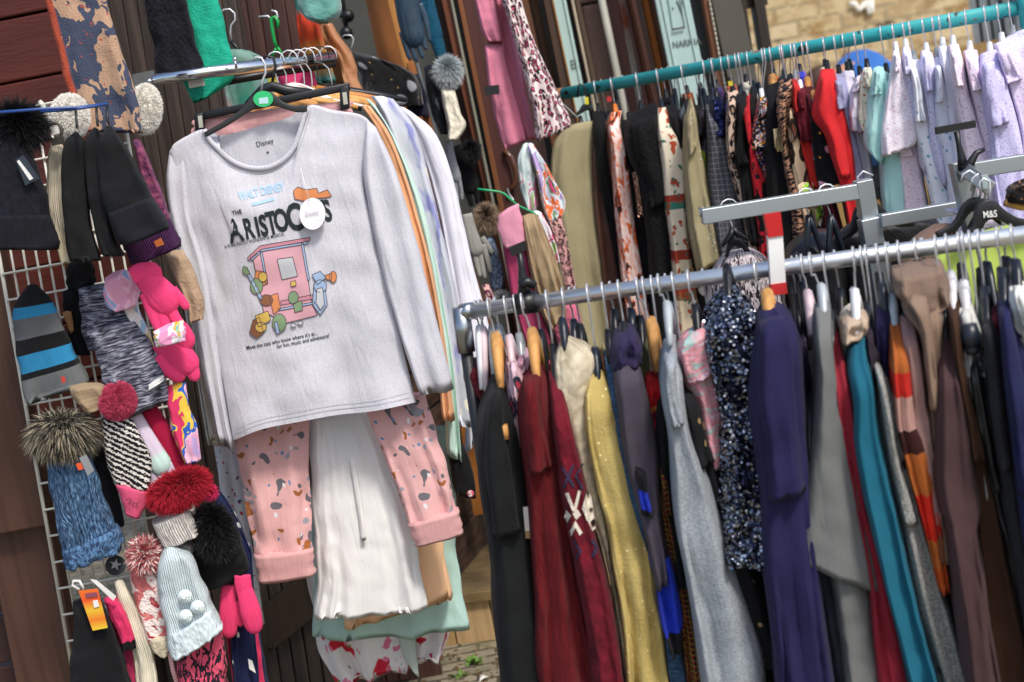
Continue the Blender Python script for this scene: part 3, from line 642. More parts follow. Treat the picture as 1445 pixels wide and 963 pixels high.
patch(PB, '349,388 353,387 371,421 367,424', '387,455 391,454 395,470 390,472', off=.0036)   # its neck
patch(BR, disc(376, 424, 9, 8), off=.0033)
patch(YL, '360,446 378,439 382,452 365,462', disc(368, 462, 8, 7), off=.0038)  # accordion
patch(OR, disc(470, 391, 5, 8), '458,389 468,386 468,396 460,394', off=.0034)   # trumpet
patch(GR, '414,428 426,424 427,438 416,441', off=.0034); patch(PB, '443,400 457,396 462,430 452,445 441,430', off=.003)
patch(OR, '414,270 420,264 432,268 447,266 449,273 462,268 468,277 461,279 447,280 430,284 416,281', off=.0022)
patch(GR, disc(362, 404, 9, 11), disc(414, 420, 7, 9), off=.0036); patch(OR, '361,382 374,384 378,400 366,406 358,398', '380,418 392,414 396,436 386,444', off=.003); patch(YL, disc(371, 391, 6, 7), '410,398 417,396 418,403 411,405', off=.0042)
patch(BR, '357,452 366,448 372,470 362,478 352,470', off=.0036); patch(PB, disc(452, 404, 9, 9), '440,388 452,383 460,392 448,402', off=.0038); patch(GY, '447,408 455,406 458,430 452,438 446,428', disc(414, 459, 4, 3), disc(424, 456, 4, 3), off=.0042)
mb = MB(); c = P(441, 302, TD)-(P(441, 302, TD)-CAM).normalized()*.045; rg = RR*.0272; up = UU*.0335; nn = fw*-.0008
vs = [c+rg*math.cos(a*PI/16)+up*math.sin(a*PI/16)+nn*s for s in (1, -1) for a in range(32)]
mb.add(vs, [tuple(range(32)), tuple(range(63, 31, -1))]+[(i, (i+1) % 32, 32+(i+1) % 32, 32+i) for i in range(32)]); tg = mb.build('swing_tag', solid('eceaee', rough=.6), tee, smooth=False)
on_surface([letters('Disney', 431, 306, 5.5, math.radians(13), 0, .9)], None, c.y-.003).build('tag_lettering', solid('9a9aa2'), tee, smooth=False)
wire('tag_string', WHT, [[P(425, 238, TD-.03), P(430, 260, TD-.045), P(437, 284, TD-.05)]], .0007, tee)
# hanger of the printed top
e = empty('clothes_hanger', P(375, 135, 3.06), 'wide black plastic hanger with green price sticker inside the printed top', 'hanger', 'hangers on the chrome shirt rail')
mb = MB()
def flatbar(mb, top, bot, D, th):
    T, B = resample(pts(top), 24), resample(pts(bot), 24); vs = []
    for dy in (-th, th):
        for q in T: vs.append(P(q.x, q.y, D)+Vector((0, dy, 0)))
        for q in B: vs.append(P(q.x, q.y, D)+Vector((0, dy, 0)))
    n = 24; fs = []
    for i in range(n-1): fs += [(i, i+1, n+i+1, n+i), (2*n+i, 3*n+i, 3*n+i+1, 2*n+i+1), (i, 2*n+i, 2*n+i+1, i+1), (n+i, n+i+1, 3*n+i+1, 3*n+i)]
    fs += [(0, n, 3*n, 2*n), (n-1, 3*n-1, 4*n-1, 2*n-1)]; mb.add(vs, fs)
flatbar(mb, '288,187 318,170 340,155 355,137 370,129 384,131 398,143 414,149 434,148', '291,194 322,177 345,162 362,153 376,149 392,151 408,156 420,159 434,158', 3.04, .006)
mb.build('body', solid('2a2b2c', rough=.5), e, bevel=.002)
mb = MB(); c = P(371.5, 140, 3.031); vs = [c+RR*(.0208*math.cos(a*PI/14))+UU*(.0168*math.sin(a*PI/14))+fw*s for s in (-.001, .001) for a in range(28)]
mb.add(vs, [tuple(range(28)), tuple(range(55, 27, -1))]+[(i, (i+1) % 28, 28+(i+1) % 28, 28+i) for i in range(28)]); mb.build('price_sticker', solid('22b36a', rough=.5), e, smooth=False)
card('price_label', solid('bfe3e6'), '365,139 378,137 379,146 366,147', 3.0285, .0006, e)
wire('hook', WIRE, [[P(x, y, 3.06) for x, y in ((356, 86), (361, 81), (369, 82), (374, 91), (375, 103), (370, 115), (369, 130))]], .0026, e)
# clip hanger and pink printed pyjama trousers
PINK = mat('e6b3b1', over=(('voro', (17, 15), .27, .255, '6f6d74', 2.4), ('voro', (17, 15), .24, .225, '9b9aa2', 2.4), ('voro', (19, 17), .22, .205, 'a8683a', 2.4), ('voro', (38, 28), .15, .13, '6f8fb4', .8), ('voro', (30, 22), .13, .11, 'e9e3e6', .8)), var=.08)
PNK = mat('e3adac', var=.08, bump=.4, bt='wu', bs=(900, 50))
e = empty('clip_hanger', P(385, 140, 3.12), 'black bar hanger with two clips gripping the pink pyjama trousers', 'hanger', 'hangers on the chrome shirt rail')
mb = MB(); mb.box((P(276, 166, 3.11)+P(494, 122, 3.11))/2, (P(494, 122, 3.11)-P(276, 166, 3.11))/2, (0, .006, 0), (0, 0, .0085)); mb.build('bar', BLK, e, bevel=.003)
mb = MB(); mb.tube([P(350, 150, 3.11), P(372, 126, 3.11), P(385, 122, 3.11), P(402, 128, 3.11), P(440, 133, 3.11)], .011, flat=.5); mb.build('yoke', BLK, e)
for a in ((281, 160), (283, 188)), ((486, 122), (487, 155)):
    mb = MB(); p, q = P(*a[0], 3.10), P(*a[1], 3.10); mb.board(p, q, .02, .02); cl = mb.build('clip', BLK, e, bevel=.003)
    card('spring', CHROME, ' '.join('%f,%f' % (a[1][0]+dx, a[1][1]+dy) for dx, dy in ((-4, -24), (2, -25), (4, -8), (-2, -7))), 3.088, .001, cl)
wire('hook', BLK, [[P(x, y, 3.13) for x, y in ((368, 86), (375, 79), (386, 82), (389, 95), (386, 103), (384, 122))]], .0035, e)
pj = empty('pyjama_trousers', P(480, 700, 3.13), 'pink pyjama trousers with a small grey and brown print and cuffed legs', 'trousers', GS)
cloth('waistband', None, '', 3.13, .012, '272,170 268,186 275,210', '497,142 500,160 505,180', PNK, parent=pj, fold=(7, .007), N=10, M=60, top=1)
cloth('leg', None, '', 3.13, .028, '318,570 330,610 336,660 347,720 358,785', '440,560 436,610 437,660 440,720 443,776', PINK, parent=pj, fold=(2.2, .009), top=.9, N=34, M=44, seed=4)
cloth('cuff', None, '', 3.122, .036, '358,782 361,800 366,820', '442,772 443,790 445,808', PNK, parent=pj, fold=(2, .002), top=1, N=10, seed=5, wr=.001)
cloth('leg', None, '', 3.115, .028, '508,560 528,610 545,650 562,700 576,742', '600,555 616,610 628,650 640,690 647,722', PINK, parent=pj, fold=(2.2, .009), top=.9, N=34, M=44, seed=6)
cloth('cuff', None, '', 3.106, .036, '575,738 580,754 585,769', '647,718 651,734 655,750', PNK, parent=pj, fold=(2, .002), top=1, N=10, seed=7, wr=.001)
# white towelling skirt and the others behind
WT = mat('efeeec', var=.05, bump=.35, bs=(500, 500))
sk = empty('towelling_robe', P(510, 720, 3.2), 'white towelling robe with a tie belt hanging between the pink legs', 'robe', GS)
cloth('skirt', None, '', 3.2, .06, '437,585 440,640 443,720 446,800 444,866', '518,575 545,640 575,720 592,790 602,852', WT, parent=sk, fold=(4.2, .008), N=46, M=110, top=.8, seed=3, wr=.0015, e=.5)
cloth('belt_tie', None, '', 3.135, .003, '494,650 500,690 506,730 510,764', '501,648 507,690 513,730 517,762', WT, parent=sk, fold=(1, .002), N=18, M=14, top=1)
cloth('robe', 'peach towelling robe hem peeping out below the white robe', 'robe', 3.29, .05, '470,560 480,640 486,760 488,882', '590,560 612,660 625,750 636,838', mat('f6c69a', var=.08), GS, fold=(3, .012), N=30, M=50, extra=((3.27, .05, '560,720 565,790 572,860', '600,640 617,740 634,835'),))
cloth('robe', 'mint green towelling robe hanging behind the peach one', 'robe', 3.36, .05, '445,640 440,760 441,840 447,896', '630,600 646,740 652,830 656,884', mat('b5d6cc', var=.1), GS, fold=(2.4, .016), N=30, M=60)
cloth('nightdress', 'cream nightdress with bright red flower print at the bottom of the rail', 'nightdress', 3.46, .06, '410,700 432,820 448,900 468,963', '610,700 628,820 634,880 632,915', mat('e9e2e0', over=(('voro', (15, 13), .36, .30, 'c8283c', 2.2), ('voro', (21, 17), .22, .18, 'e0789a', 1.6), ('voro', (19, 23), .15, .11, '7f9c6c', 1.2)), var=.06), GS, fold=(3.3, .022), N=34, M=60)
cloth('cotton_belt', 'grey green belt end dangling below the mint robe', 'belt', 3.38, .012, '560,880 566,920 582,945', '585,878 588,920 592,955', mat('b9c2ba', var=.1), GS, fold=(1, .003), N=14, M=16)
# tops behind the printed one, right-hand side
for lb, cat, D, L, R, m in (
    ('peach jersey top showing as a thin stripe behind the printed sleeve', 'top', 3.2, '510,150 535,190 565,270 590,360 612,480 624,590', '523,150 553,195 580,270 605,360 628,480 642,590', mat('eeb183', var=.08)),
    ('mint jersey top right behind the peach stripe', 'top', 3.28, '515,138 545,180 575,260 600,350 618,470 630,640', '531,150 560,200 590,270 615,370 640,520 652,650', mat('c9e5d8', var=.08)),
    ('grey jersey top with lavender yoke and blue daisy print down its side', 'top', 3.36, '523,136 540,165 560,230 590,330 615,450 632,600', '555,140 585,180 605,250 635,370 658,490 672,600', mat('c6c8d2', var=.08, over=(('noise', (26, 9), .50, .6, '8e90c4', 1), ('voro', (16, 11), .2, .16, 'ece6d4', .6), ('u', (1, 1), .52, .50, 'cfd1d8')))),
    ('white long sleeved top at the far end of the shirt rail', 'top', 3.44, '560,150 590,200 620,300 640,420 652,520 660,640', '580,158 612,185 635,240 660,340 690,470 705,560', mat('e6e5ee', var=.05)),
    ('pale lilac top hanging low behind the white sleeve', 'top', 3.52, '620,380 645,470 655,560 655,640', '660,380 690,470 700,520 708,560', mat('cfc6dc', var=.07))):
    cloth('jersey_top', lb, cat, D, .03, L, R, m, GS, fold=(1.6, .010), N=36, M=40, top=.7)
for lb, D, L, R, m in (
    ('cream cotton shirt sleeve hanging left of the printed top', 3.2, '250,345 262,420 280,520 296,618', '285,360 300,450 312,540 322,620', mat('e0dccf', var=.07)),
    ('white cotton slip behind the cream sleeve', 3.26, '240,300 258,420 275,520 292,624', '270,340 285,450 300,560 312,626', mat('d8d9d2', var=.07)),
    ('pale pink pyjama top sleeve next to the printed top', 3.14, '268,300 280,400 300,520 318,622', '290,370 304,450 318,560 328,626', mat('d9b9b4', var=.07))):
    cloth('shirt', lb, 'shirt', D, .035, L, R, m, GS, fold=(1.4, .01), N=30, M=30, top=.7)
cloth('shirt', 'white cotton shirt with tiny pink and blue butterflies at knee height', 'shirt', 3.3, .03, '298,600 310,690 322,780 345,880', '330,600 343,690 357,780 374,878', ditsy('dcdfe8', 'c0405a', '33527a', s=45, r=.2), GS, fold=(1.5, .01), N=30, M=30)
HG = 'hangers on the chrome shirt rail'
for i, (hx, hy, bx, by, D, mm, hk, lb) in enumerate((
    (389, 86, 396, 140, 3.32, BEECH, WIRE, 'pale wooden hanger third from the front of the shirt rail'), (408, 84, 402, 142, 3.34, BLK, WIRE, 'black hanger with a black size cube behind the pink collar'), (420, 83, 415, 142, 3.36, WHT, WIRE, 'white hanger with a second black size cube on its hook'),
    (432, 81, 428, 138, 3.38, BEECH, WIRE, 'wooden hanger holding the peach robe'), (441, 80, 440, 136, 3.40, BEECH, WIRE, 'wooden hanger holding the mint robe'), (452, 78, 447, 132, 3.42, solid('b8783a'), BLK, 'hanger with a thick black hook near the rail end'), (463, 78, 470, 130, 3.46, BLK, WIRE, 'black hanger on the last hook of the shirt rail'))):
    hang(hx, hy, D, bx, by, '', lb, HG, half=.17, drop=.05, ax=(1, .12), m=mm, hook=hk, thick=.007)
for lb, D, L, R, m in (
    ('hot pink velour collar hanging under the chrome rail', 3.5, '395,100 392,112 396,130', '440,95 446,112 450,124', mat('e2477c', var=.1)), ('yellow paper price tag under the chrome rail', 3.42, '380,108 378,114 379,120', '391,104 392,112 392,118', mat('e6d860', var=.05)),
    ('beige linen jacket collar behind the hanger with green sticker', 3.3, '335,172 350,165 365,160', '420,135 440,140 450,150', mat('c08a55', var=.15)), ('white satin collar between the hangers', 3.36, '400,120 412,128 420,135', '425,118 445,126 470,140', mat('e9e4dc', var=.05))):
    cloth('collar' if 'tag' not in lb else 'price_tag', lb, 'collar' if 'tag' not in lb else 'tag', D, .02, L, R, m, None, fold=(2, .004), N=12, M=30, top=.8)
# grey-teal jersey tops on the wall hooks behind
cloth('wrap', 'green and grey velvet wrap drooping behind the clip hanger', 'wrap', 3.72, .03, '322,70 318,95 316,130 322,160 332,185', '352,72 375,85 395,110 400,140 385,170', mat([(.3, '2f7f68'), (.5, '7f9a92'), (.65, 'a0606a')], s=(9, 5), w=1, bump=.4), None, fold=(3, .012), N=26, M=40)
e = empty('clothes_hanger', P(330, 60, 3.72), 'wire topped hanger on a nail of the boarded door', 'hanger', None)
wire('hook', WIRE, [[P(x, y, 3.72) for x, y in ((311, 19), (316, 14), (324, 13), (331, 19), (332, 28), (326, 36), (325, 46), (327, 60))]], .0025, e); wire('arms', BLK, [[P(x, y, 3.72) for x, y in ((326, 58), (334, 68), (342, 76))]], .006, e)
e = empty('clothes_hanger', P(388, 50, 3.7), 'green plastic hanger on a bent nail behind the chrome rail', 'hanger', None)
wire('hook', solid('16a04c', rough=.35), [[P(x, y, 3.7) for x, y in ((392, 40), (392, 30), (388, 24), (383, 26), (384, 40), (387, 58), (391, 68))]], .005, e)
wire('arms', solid('16a04c', rough=.35), [[P(x, y, 3.7) for x, y in ((391, 66), (384, 80))], [P(x, y, 3.7) for x, y in ((391, 66), (399, 78))]], .004, e)
wire('nail', WIRE, [[P(x, y, 3.72) for x, y in ((365, 24), (378, 23), (384, 28))], [P(x, y, 3.7) for x, y in ((383, 15), (390, 17), (392, 24), (390, 28))]], .003, e)
# ---- scarves at the top
def scarf(lb, D, th, L, R, m, **k): return cloth('scarf', lb, 'scarf', D, th, L, R, m, 'scarves hung along the wall', **k)
scarf('rust and tan scarf with a jagged navy pattern', 2.95, .02, '58,-25 70,30 82,75 92,115 104,145 120,188', '147,-20 158,25 170,65 185,110 197,160 203,188', mat([(.36, '454c60'), (.49, '454c60'), (.51, 'b8967c')], s=(22, 15), w=2.6, interp='C', bump=.8, bs=(300, 300), over=(('noise', (110, 110), .66, .70, 'b8503c'), ('u', (1, 1), .14, .10, 'b0503a'))), fold=(1.2, .006), top=1, M=50, N=40)
scarf('black knitted scarf beside the turquoise fleece', 3.25, .03, '200,-25 208,20 215,60 222,108', '258,-25 268,30 280,70 290,105', mat('17161d', bump=.9, bt='voro', bs=(120, 90)), fold=(1.5, .01), top=1)
scarf('turquoise fleece scarf with a white label', 3.3, .022, '250,-25 258,30 268,70 255,100 262,125 273,146', '303,-20 315,30 325,70 333,105 322,120 290,140', mat([(.3, '159a80'), (.7, '2ab795')], s=(40, 60), w=1, bump=1, bs=(260, 260)), fold=(1.2, .006), top=1, M=44)
card('price_label', WHT, '265,113 287,110 289,121 267,125', 3.26); o = bpy.data.objects['price_label.001'] if 'price_label.001' in bpy.data.objects else None
if o: tag(o, 'white paper label hanging below the turquoise fleece scarf', 'label')
scarf('red and orange dip dyed scarf behind the shirt rail end', 3.75, .03, '415,-10 418,25 422,60 430,90 438,120', '442,-10 448,20 455,50 466,85 475,115', mat([(0, '3f8a80'), (.22, '3f8a80'), (.3, 'c8402c'), (.55, 'd2502c'), (.7, 'e0a24a'), (.85, 'd99238'), (1, '4f8f86')], tex='v', s=(1, 1), w=.08, bump=.6, bs=(200, 60)), fold=(2, .014), top=1)
scarf('sea green velvet scarf folded over the top hook', 3.6, .05, '418,-30 420,0 430,25 445,31', '480,-30 481,5 478,25 462,32', mat([(.3, '3f7f74'), (.7, '74aaa0')], s=(30, 50), w=1, bump=.6, bs=(160, 160), sheen=.5), fold=(1.5, .01), top=1)
lj = empty('leather_jacket', P(485, 80, 3.85), 'tan leather jacket with crossed sleeves hanging inside the shop', 'jacket')
for nm, L, R, D in (('body', '452,30 448,60 452,90 456,115', '470,35 485,60 500,90 505,120', 3.9), ('sleeve', '455,35 462,55 476,75 484,100 490,118 498,132', '468,34 480,52 496,75 504,95 505,110 515,132', 3.82), ('sleeve', '456,65 466,68 478,85 482,110 486,126', '470,66 482,76 486,90 494,115 500,130', 3.78)):
    cloth(nm, None, '', D, .03, L, R, leather('b07a52'), parent=lj, fold=(1.2, .008), top=.9)
cloth('dress', 'black velvet dress with silver dots on a hanger in the shop', 'dress', 4.35, .05, '495,72 500,90 508,110 512,150', '540,85 570,96 590,110 598,150', mat('0e0e12', over=(('voro', (13, 13), .30, .27, 'a3a5ac', .3), ('voro', (40, 40), .11, .08, 'b89a5a')), sheen=.4), None, fold=(3, .01), N=24, M=50, wr=.004)
e = empty('clothes_hanger', P(494, 60, 4.35), 'thin wire hanger holding the black dress with silver dots', 'hanger'); wire('hook', WIRE, [[P(x, y, 4.35) for x, y in ((483, 53), (486, 50), (495, 50), (499, 55), (497, 64), (493, 73))]], .002, e)
cloth('jacket', 'navy fleece jacket in the shadow beside the shelf edge', 'jacket', 4.4, .05, '577,108 572,130 575,165', '590,105 600,130 606,165', mat('1d1f30', bump=.5), None)
# ---- accessories by the door
def glove(lb, D, m, parts, group='gloves for sale', **k):
    o = limbs('glove', m, D, parts, **k); return tag(o, lb, 'glove', group)
glove('shiny dark blue leather glove hanging fingers down', 4.0, leather('2b4154', .3), (('574,-30 576,10 580,35 584,52', (17, 17, 18, 16)), ('568,45 572,62 576,78 578,82', (5.5, 5.2, 4.8, 3)), ('577,50 581,66 585,80 587,84', (5.5, 5.2, 4.8, 3)), ('585,48 590,62 594,76 596,80', (5.5, 5, 4.6, 3)), ('592,40 597,54 600,66 601,68', (5, 4.6, 4, 3)), ('592,5 600,25 604,45 606,56', (4, 4.5, 4, 3))))
glove('teal blue knitted glove behind the leather glove', 4.12, knit('1f6f92'), (('596,-30 603,5 610,35 614,50', (10, 11, 11, 11)), ('612,48 618,62 622,76 623,80', (10, 9, 9, 8))))
def hat(lb, D, th, L, R, m, pom=None, name='hat', **k):
    e = empty(name, P(*pts(L)[-1], D), lb, 'hat', 'winter hats for sale'); cloth('crown', None, '', D, th, L, R, m, parent=e, **k)
    if pom:
        x, y, rx, ry, mm, kw = pom; fur('pompom', mm, x, y, rx, ry, D-.01, parent=e, **kw)
    return e
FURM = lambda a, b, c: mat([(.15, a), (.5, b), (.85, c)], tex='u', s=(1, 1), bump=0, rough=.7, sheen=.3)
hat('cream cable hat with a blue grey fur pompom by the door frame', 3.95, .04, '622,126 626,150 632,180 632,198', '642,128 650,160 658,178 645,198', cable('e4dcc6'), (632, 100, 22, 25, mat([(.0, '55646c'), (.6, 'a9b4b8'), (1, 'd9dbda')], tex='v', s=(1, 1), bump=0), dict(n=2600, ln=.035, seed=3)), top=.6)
scarf('black shiny scarf hanging left of the cream cable hat', 4.0, .03, '598,95 602,130 610,165 622,190', '614,92 620,120 628,160 633,190', mat([(.4, '0f1014'), (.62, '23262c'), (.7, '9a9ca4')], s=(30, 18), w=1.5, rough=.35, bump=.6, bs=(90, 60)))
glove('grey houndstooth glove hanging under the black scarf', 4.02, mat([(.4, '30343c'), (.6, 'b9bcc2')], tex='wr', s=(700, 700), w=.6), (('633,200 637,225 643,250', (5, 7, 8)), ('640,245 644,268 646,282', (3, 3, 2)), ('647,248 651,268 652,280', (3, 3, 2))))
glove('black knitted glove hanging below the cream cable hat', 4.06, knit('14151a'), (('645,205 655,235 664,262', (11, 13, 13)), ('655,258 662,278 665,288', (5, 5, 4)), ('667,255 672,272 674,284', (5, 5, 4))))
tag(fur('fur_ball', solid('15151a', rough=.7), 664, 212, 16, 18, 4.02, n=1500, ln=.03, seed=7), 'black fluffy fur ball beside the brown door frame', 'pompom', 'fur pompoms')
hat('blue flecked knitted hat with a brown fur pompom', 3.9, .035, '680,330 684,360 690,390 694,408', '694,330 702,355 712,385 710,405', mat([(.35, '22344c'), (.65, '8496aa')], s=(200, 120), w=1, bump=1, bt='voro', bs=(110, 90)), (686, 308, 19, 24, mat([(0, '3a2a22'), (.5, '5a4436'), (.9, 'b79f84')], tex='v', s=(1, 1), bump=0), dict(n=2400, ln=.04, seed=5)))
glove('pale grey glove with tiny pearls beside the door', 3.86, mat('a5a49c', over=(('dots', (42, 42), .14, .1, 'efece6', 0),), bump=.6), (('659,302 664,325 672,352', (7, 8, 11)), ('668,350 674,375 677,388', (4, 4, 3)), ('676,352 681,376 684,390', (4, 4, 3)), ('682,345 688,366 692,382', (4, 4, 3)), ('680,335 688,346 694,356', (4, 3.5, 3))))
hat('pink leopard hat tip with grey fur pompom near the rack corner', 3.86, .03, '680,404 684,420 688,436', '690,402 698,420 702,434', leo('d9a9a4', '6a2a48', 'e3c0b8', 60), (708, 424, 16, 17, mat([(0, '35383c'), (.5, '7c8084'), (1, 'c6c8c8')], tex='v', s=(1, 1), bump=0), dict(n=1600, ln=.03, seed=9)))
bl = empty('blouse', P(720, 150, 4.2), 'dusty pink eyelet blouse with a black size clip on its sleeve', 'blouse')
EY = mat('d8839a', over=(('dots', (75, 75), .13, .09, '8e3f55', .3),), var=.12)
cloth('body', None, '', 4.22, .05, '690,-30 696,40 706,110 716,160 728,200', '712,-30 726,50 738,110 748,160 757,196', EY, parent=bl, fold=(2.2, .016), N=36, M=44)
cloth('sleeve', None, '', 4.14, .035, '664,-30 672,10 680,45 688,60', '695,-30 703,10 708,45 709,60', EY, parent=bl, fold=(1.5, .008), seed=4)
cloth('sleeve', None, '', 4.15, .035, '684,66 688,110 696,160 713,211', '709,62 720,110 732,150 742,200', EY, parent=bl, fold=(1.5, .012), seed=5, top=.7)
card('size_clip', BLK, '683,122 704,120 705,133 685,135', 4.09, .004, bl)
cloth('dress', 'pink black and white leopard print dress with a full hem', 'dress', 4.1, .06, '697,-30 715,25 730,75 744,125 752,160 757,200', '728,-30 748,40 768,90 788,130 803,165 804,180', leo('ecd9d6', '17141a', 'd95a80', 85), None, fold=(2.6, .02), N=44, M=50)
scarf('floral chiffon scarf knotted below the pink eyelet blouse', 4.0, .035, '738,204 731,225 733,255 738,280 745,298', '748,203 753,230 756,260 760,285 756,300', blotch('cfe0dc', 'e6ecec', 'e08aa8', 'd8e2e0', 'a9c46a', s=16), fold=(2, .012), seed=3)
scarf('floral chiffon scarf end with orange and violet flowers', 3.97, .03, '744,204 752,228 760,260 766,290 775,312', '752,203 772,235 788,266 798,286 792,306', blotch('b9a0d0', 'd8e6ea', 'e2703a', 'cfd9e6', '6a9a5a', 'cf4a78', s=20), fold=(2, .012))
scarf('pink scarf with black leopard spots along the khaki trousers', 4.2, .02, '768,300 784,340 792,380 799,420', '792,303 802,345 812,400 816,425', leo('dba7a4', '231c22', 'c99490', 90))
cloth('coat', 'deep rose pink coat with a turned back lighter panel by the door', 'coat', 3.85, .05, '708,330 714,380 728,440 745,490 768,520', '742,340 752,390 765,440 780,490 790,530', mat('b8456c', var=.15), None, N=34)
cloth('lining', 'pale pink card shaped flap in front of the rose coat', 'flap', 3.78, .015, '703,304 702,318 708,340 715,352', '732,287 736,305 741,330 743,342', mat('e39ab0', var=.06), None, N=14, top=1, fold=(1, .002))
cloth('shawl', 'taupe pleated shawl hanging from the green wire hanger', 'shawl', 3.8, .05, '737,305 741,340 750,390 762,435 776,466', '757,302 768,325 782,360 794,400 800,440', mat([(.3, '8a7356'), (.7, 'b39d7c')], s=(60, 8), w=.5, bump=.5, bs=(200, 30)), None, fold=(4, .014), N=36, M=60)
scarf('white scarf with pink roses behind the taupe shawl', 3.95, .02, '752,298 762,325 775,360 783,372', '764,300 775,320 786,350 790,372', blotch('e8eef0', 'eed8de', 'd9486e', 'f0e6ea', '8ab45c', s=24))
cloth('coat', 'rose pink lace coat hem below the taupe shawl', 'coat', 4.05, .04, '765,420 775,455 790,490', '812,425 822,455 828,490', mat('c96a84', bump=1, bt='voro', bs=(90, 70)), None)
e = empty('clothes_hanger', P(715, 285, 3.8), 'bright green wire hanger hooked over the door handle', 'hanger')
wire('arms', solid('1f9c62', rough=.4), [[P(x, y, 3.8) for x, y in ((674, 267), (690, 269), (705, 271), (712, 274), (730, 290), (752, 300), (760, 306))]], .0035, e)
wire('hook', WIRE, [[P(716, 267, 4.2), P(719, 275, 4.0), P(724, 282, 3.8)]], .003, e)
# ================================================================== wire grid with hats and gloves
e = empty('wire_grid', P(60, 800, 3.0), 'white coated wire display grid hung with hats and gloves', 'display grid')
GW = solid('d9d6c8', rough=.4); dv = Vector((100, 565)); rows = 21
def gp(i, j, D=3.0): # column i, row j
    p = Vector((-36, 165))+dv*(j*.0655)+Vector((17.0, -3.1))*i; return P(p.x, p.y, D)
for i in range(13):
    mb = MB(); mb.tube([gp(i, 0), gp(i, rows)], .0042 if i in (0, 12) else .0026, n=6); mb.build('vertical_wire' if i not in (0, 12) else 'frame_wire', GW, e)
for j in range(rows+1):
    mb = MB(); mb.tube([gp(0, j, 2.995), gp(12, j, 2.995)], .0026, n=6); mb.build('horizontal_wire', GW, e)
mb = MB(); mb.board(P(193, 200, 3.03), P(246, 335, 3.03), .010, .01); mb.build('side_rail', WHT, e, smooth=False, bevel=.002)
mb = MB(); mb.tube([P(x, y, 2.99) for x, y in ((66, 175), (63, 158), (60, 148), (55, 144))], .006); mb.build('hook', GW, e)
e = empty('hook_arm', P(75, 152, 2.9), 'thin blue display arm with black prongs in front of the hats', 'display arm')
wire('rod', solid('2b4b8c', rough=.35), [[P(x, y, D) for x, y, D in ((-30, 161, 2.7), (60, 154, 2.72), (110, 152, 2.74), (152, 147, 2.76))], [P(x, y, 2.74) for x, y in ((58, 158), (100, 155), (140, 149))]], .0032, e)
for x, y in ((107, 154), (136, 151), (151, 148)): wire('prong', BLK, [[P(x, y, 2.74), P(x+.5, y+14, 2.735), P(x+2, y+27, 2.72)]], .0026, e)
WG = 'winter hats for sale'; GG = 'gloves for sale'
BF = solid('0b0b10', rough=.6)
e = hat('black cable knit hat with a huge black fur pompom', 2.78, .05, '-10,190 -22,230 -34,290 -38,352', '20,190 42,215 62,262 83,350', cable('1b1b24'), (24, 176, 46, 42, BF, dict(n=3600, ln=.05, seed=11)), top=.7)
cloth('cuff', None, '', 2.77, .06, '-30,306 -36,330 -40,352', '70,304 78,325 84,352', knit('1d1d27', 500, 1.0), parent=e, top=1, fold=(2, .003), N=10, M=44)
card('swing_tag', solid('2a3440', rough=.5), '22,226 33,219 56,252 36,262', 2.72, .001, e); card('tag_strip', WHT, '24,228 27,226 47,252 42,255', 2.717, .0006, e)
WF = solid('fbf7ee', rough=.8, bump=0, var=.03)
tag(fur('ear_muff', WF, 98, 166, 30, 36, 2.86, n=5000, ln=.009, wd=.0013, droop=.1, seed=12), 'fluffy cream ear muff behind the blue display arm', 'ear muffs', 'fluffy cream ear muffs')
tag(fur('ear_muff', WF, 205, 154, 25, 38, 3.08, n=5000, ln=.009, wd=.0013, droop=.1, seed=13), 'fluffy cream ear muff right of the jagged rust scarf', 'ear muffs', 'fluffy cream ear muffs')
scarf('cream knitted scarf twisted beside the black beanies', 2.84, .022, '72,203 66,235 68,290 76,335 88,376', '89,205 90,240 93,290 99,340 103,368', mat('dcd2bb', bump=.6, bt='wu', bs=(500, 60)), fold=(1.4, .008))
e = empty('round_buckle', P(77, 190, 2.8), 'dark round plastic sock hanger with white sticker above the cream scarf', 'hanger')
mb = MB(); c = P(77, 186, 2.8); rg = [c+RR*.014*math.cos(a*PI/10)+UU*.016*math.sin(a*PI/10) for a in range(21)]; mb.tube(rg, .003, cap=False); mb.build('ring', solid('3a372f'), e)
card('sticker', WHT, '71,180 81,177 84,188 74,191', 2.795, .001, e); card('clip', solid('34322c'), '72,196 88,193 91,203 74,206', 2.795, .003, e)
BE = mat('1c1d1f', bump=.5, bt='wu', bs=(700, 60), var=.12)
for lb, D, L, R in (('black ribbed beanie nearest the cream scarf', 2.80, '104,188 92,203 87,250 91,320 99,368', '110,188 121,205 122,260 132,330 143,368'), ('black ribbed beanie in the middle of three on the prongs', 2.775, '131,182 121,200 122,260 134,325 146,362', '138,182 147,200 150,260 160,330 176,360'),
                    ('largest black beanie with a deep turned up cuff', 2.74, '149,180 139,205 140,255 152,305 170,345', '159,180 182,215 206,260 226,295 238,322')):
    e = empty('beanie', P(*pts(L)[-1], D), lb, 'beanie', 'black beanies on the blue arm'); cloth('crown', None, '', D, .045, L, R, BE, parent=e, fold=(1.2, .006), top=.5, N=30, M=36)
    if 'largest' in lb: cloth('cuff', None, '', D-.012, .05, '152,303 160,325 176,348', '214,278 226,295 240,322', mat('201f27', bump=.5, bt='wu', bs=(700, 60)), parent=e, top=1, fold=(1, .003), N=10)
e = hat('purple and pink cable hat with a ribbed purple cuff', 2.93, .04, '188,198 198,245 212,290 222,330', '199,200 216,240 232,280 242,318', mat([(.35, '4a2347'), (.6, '8d4a66')], s=(60, 90), w=1, bump=1, bt='voro', bs=(70, 45)), None)
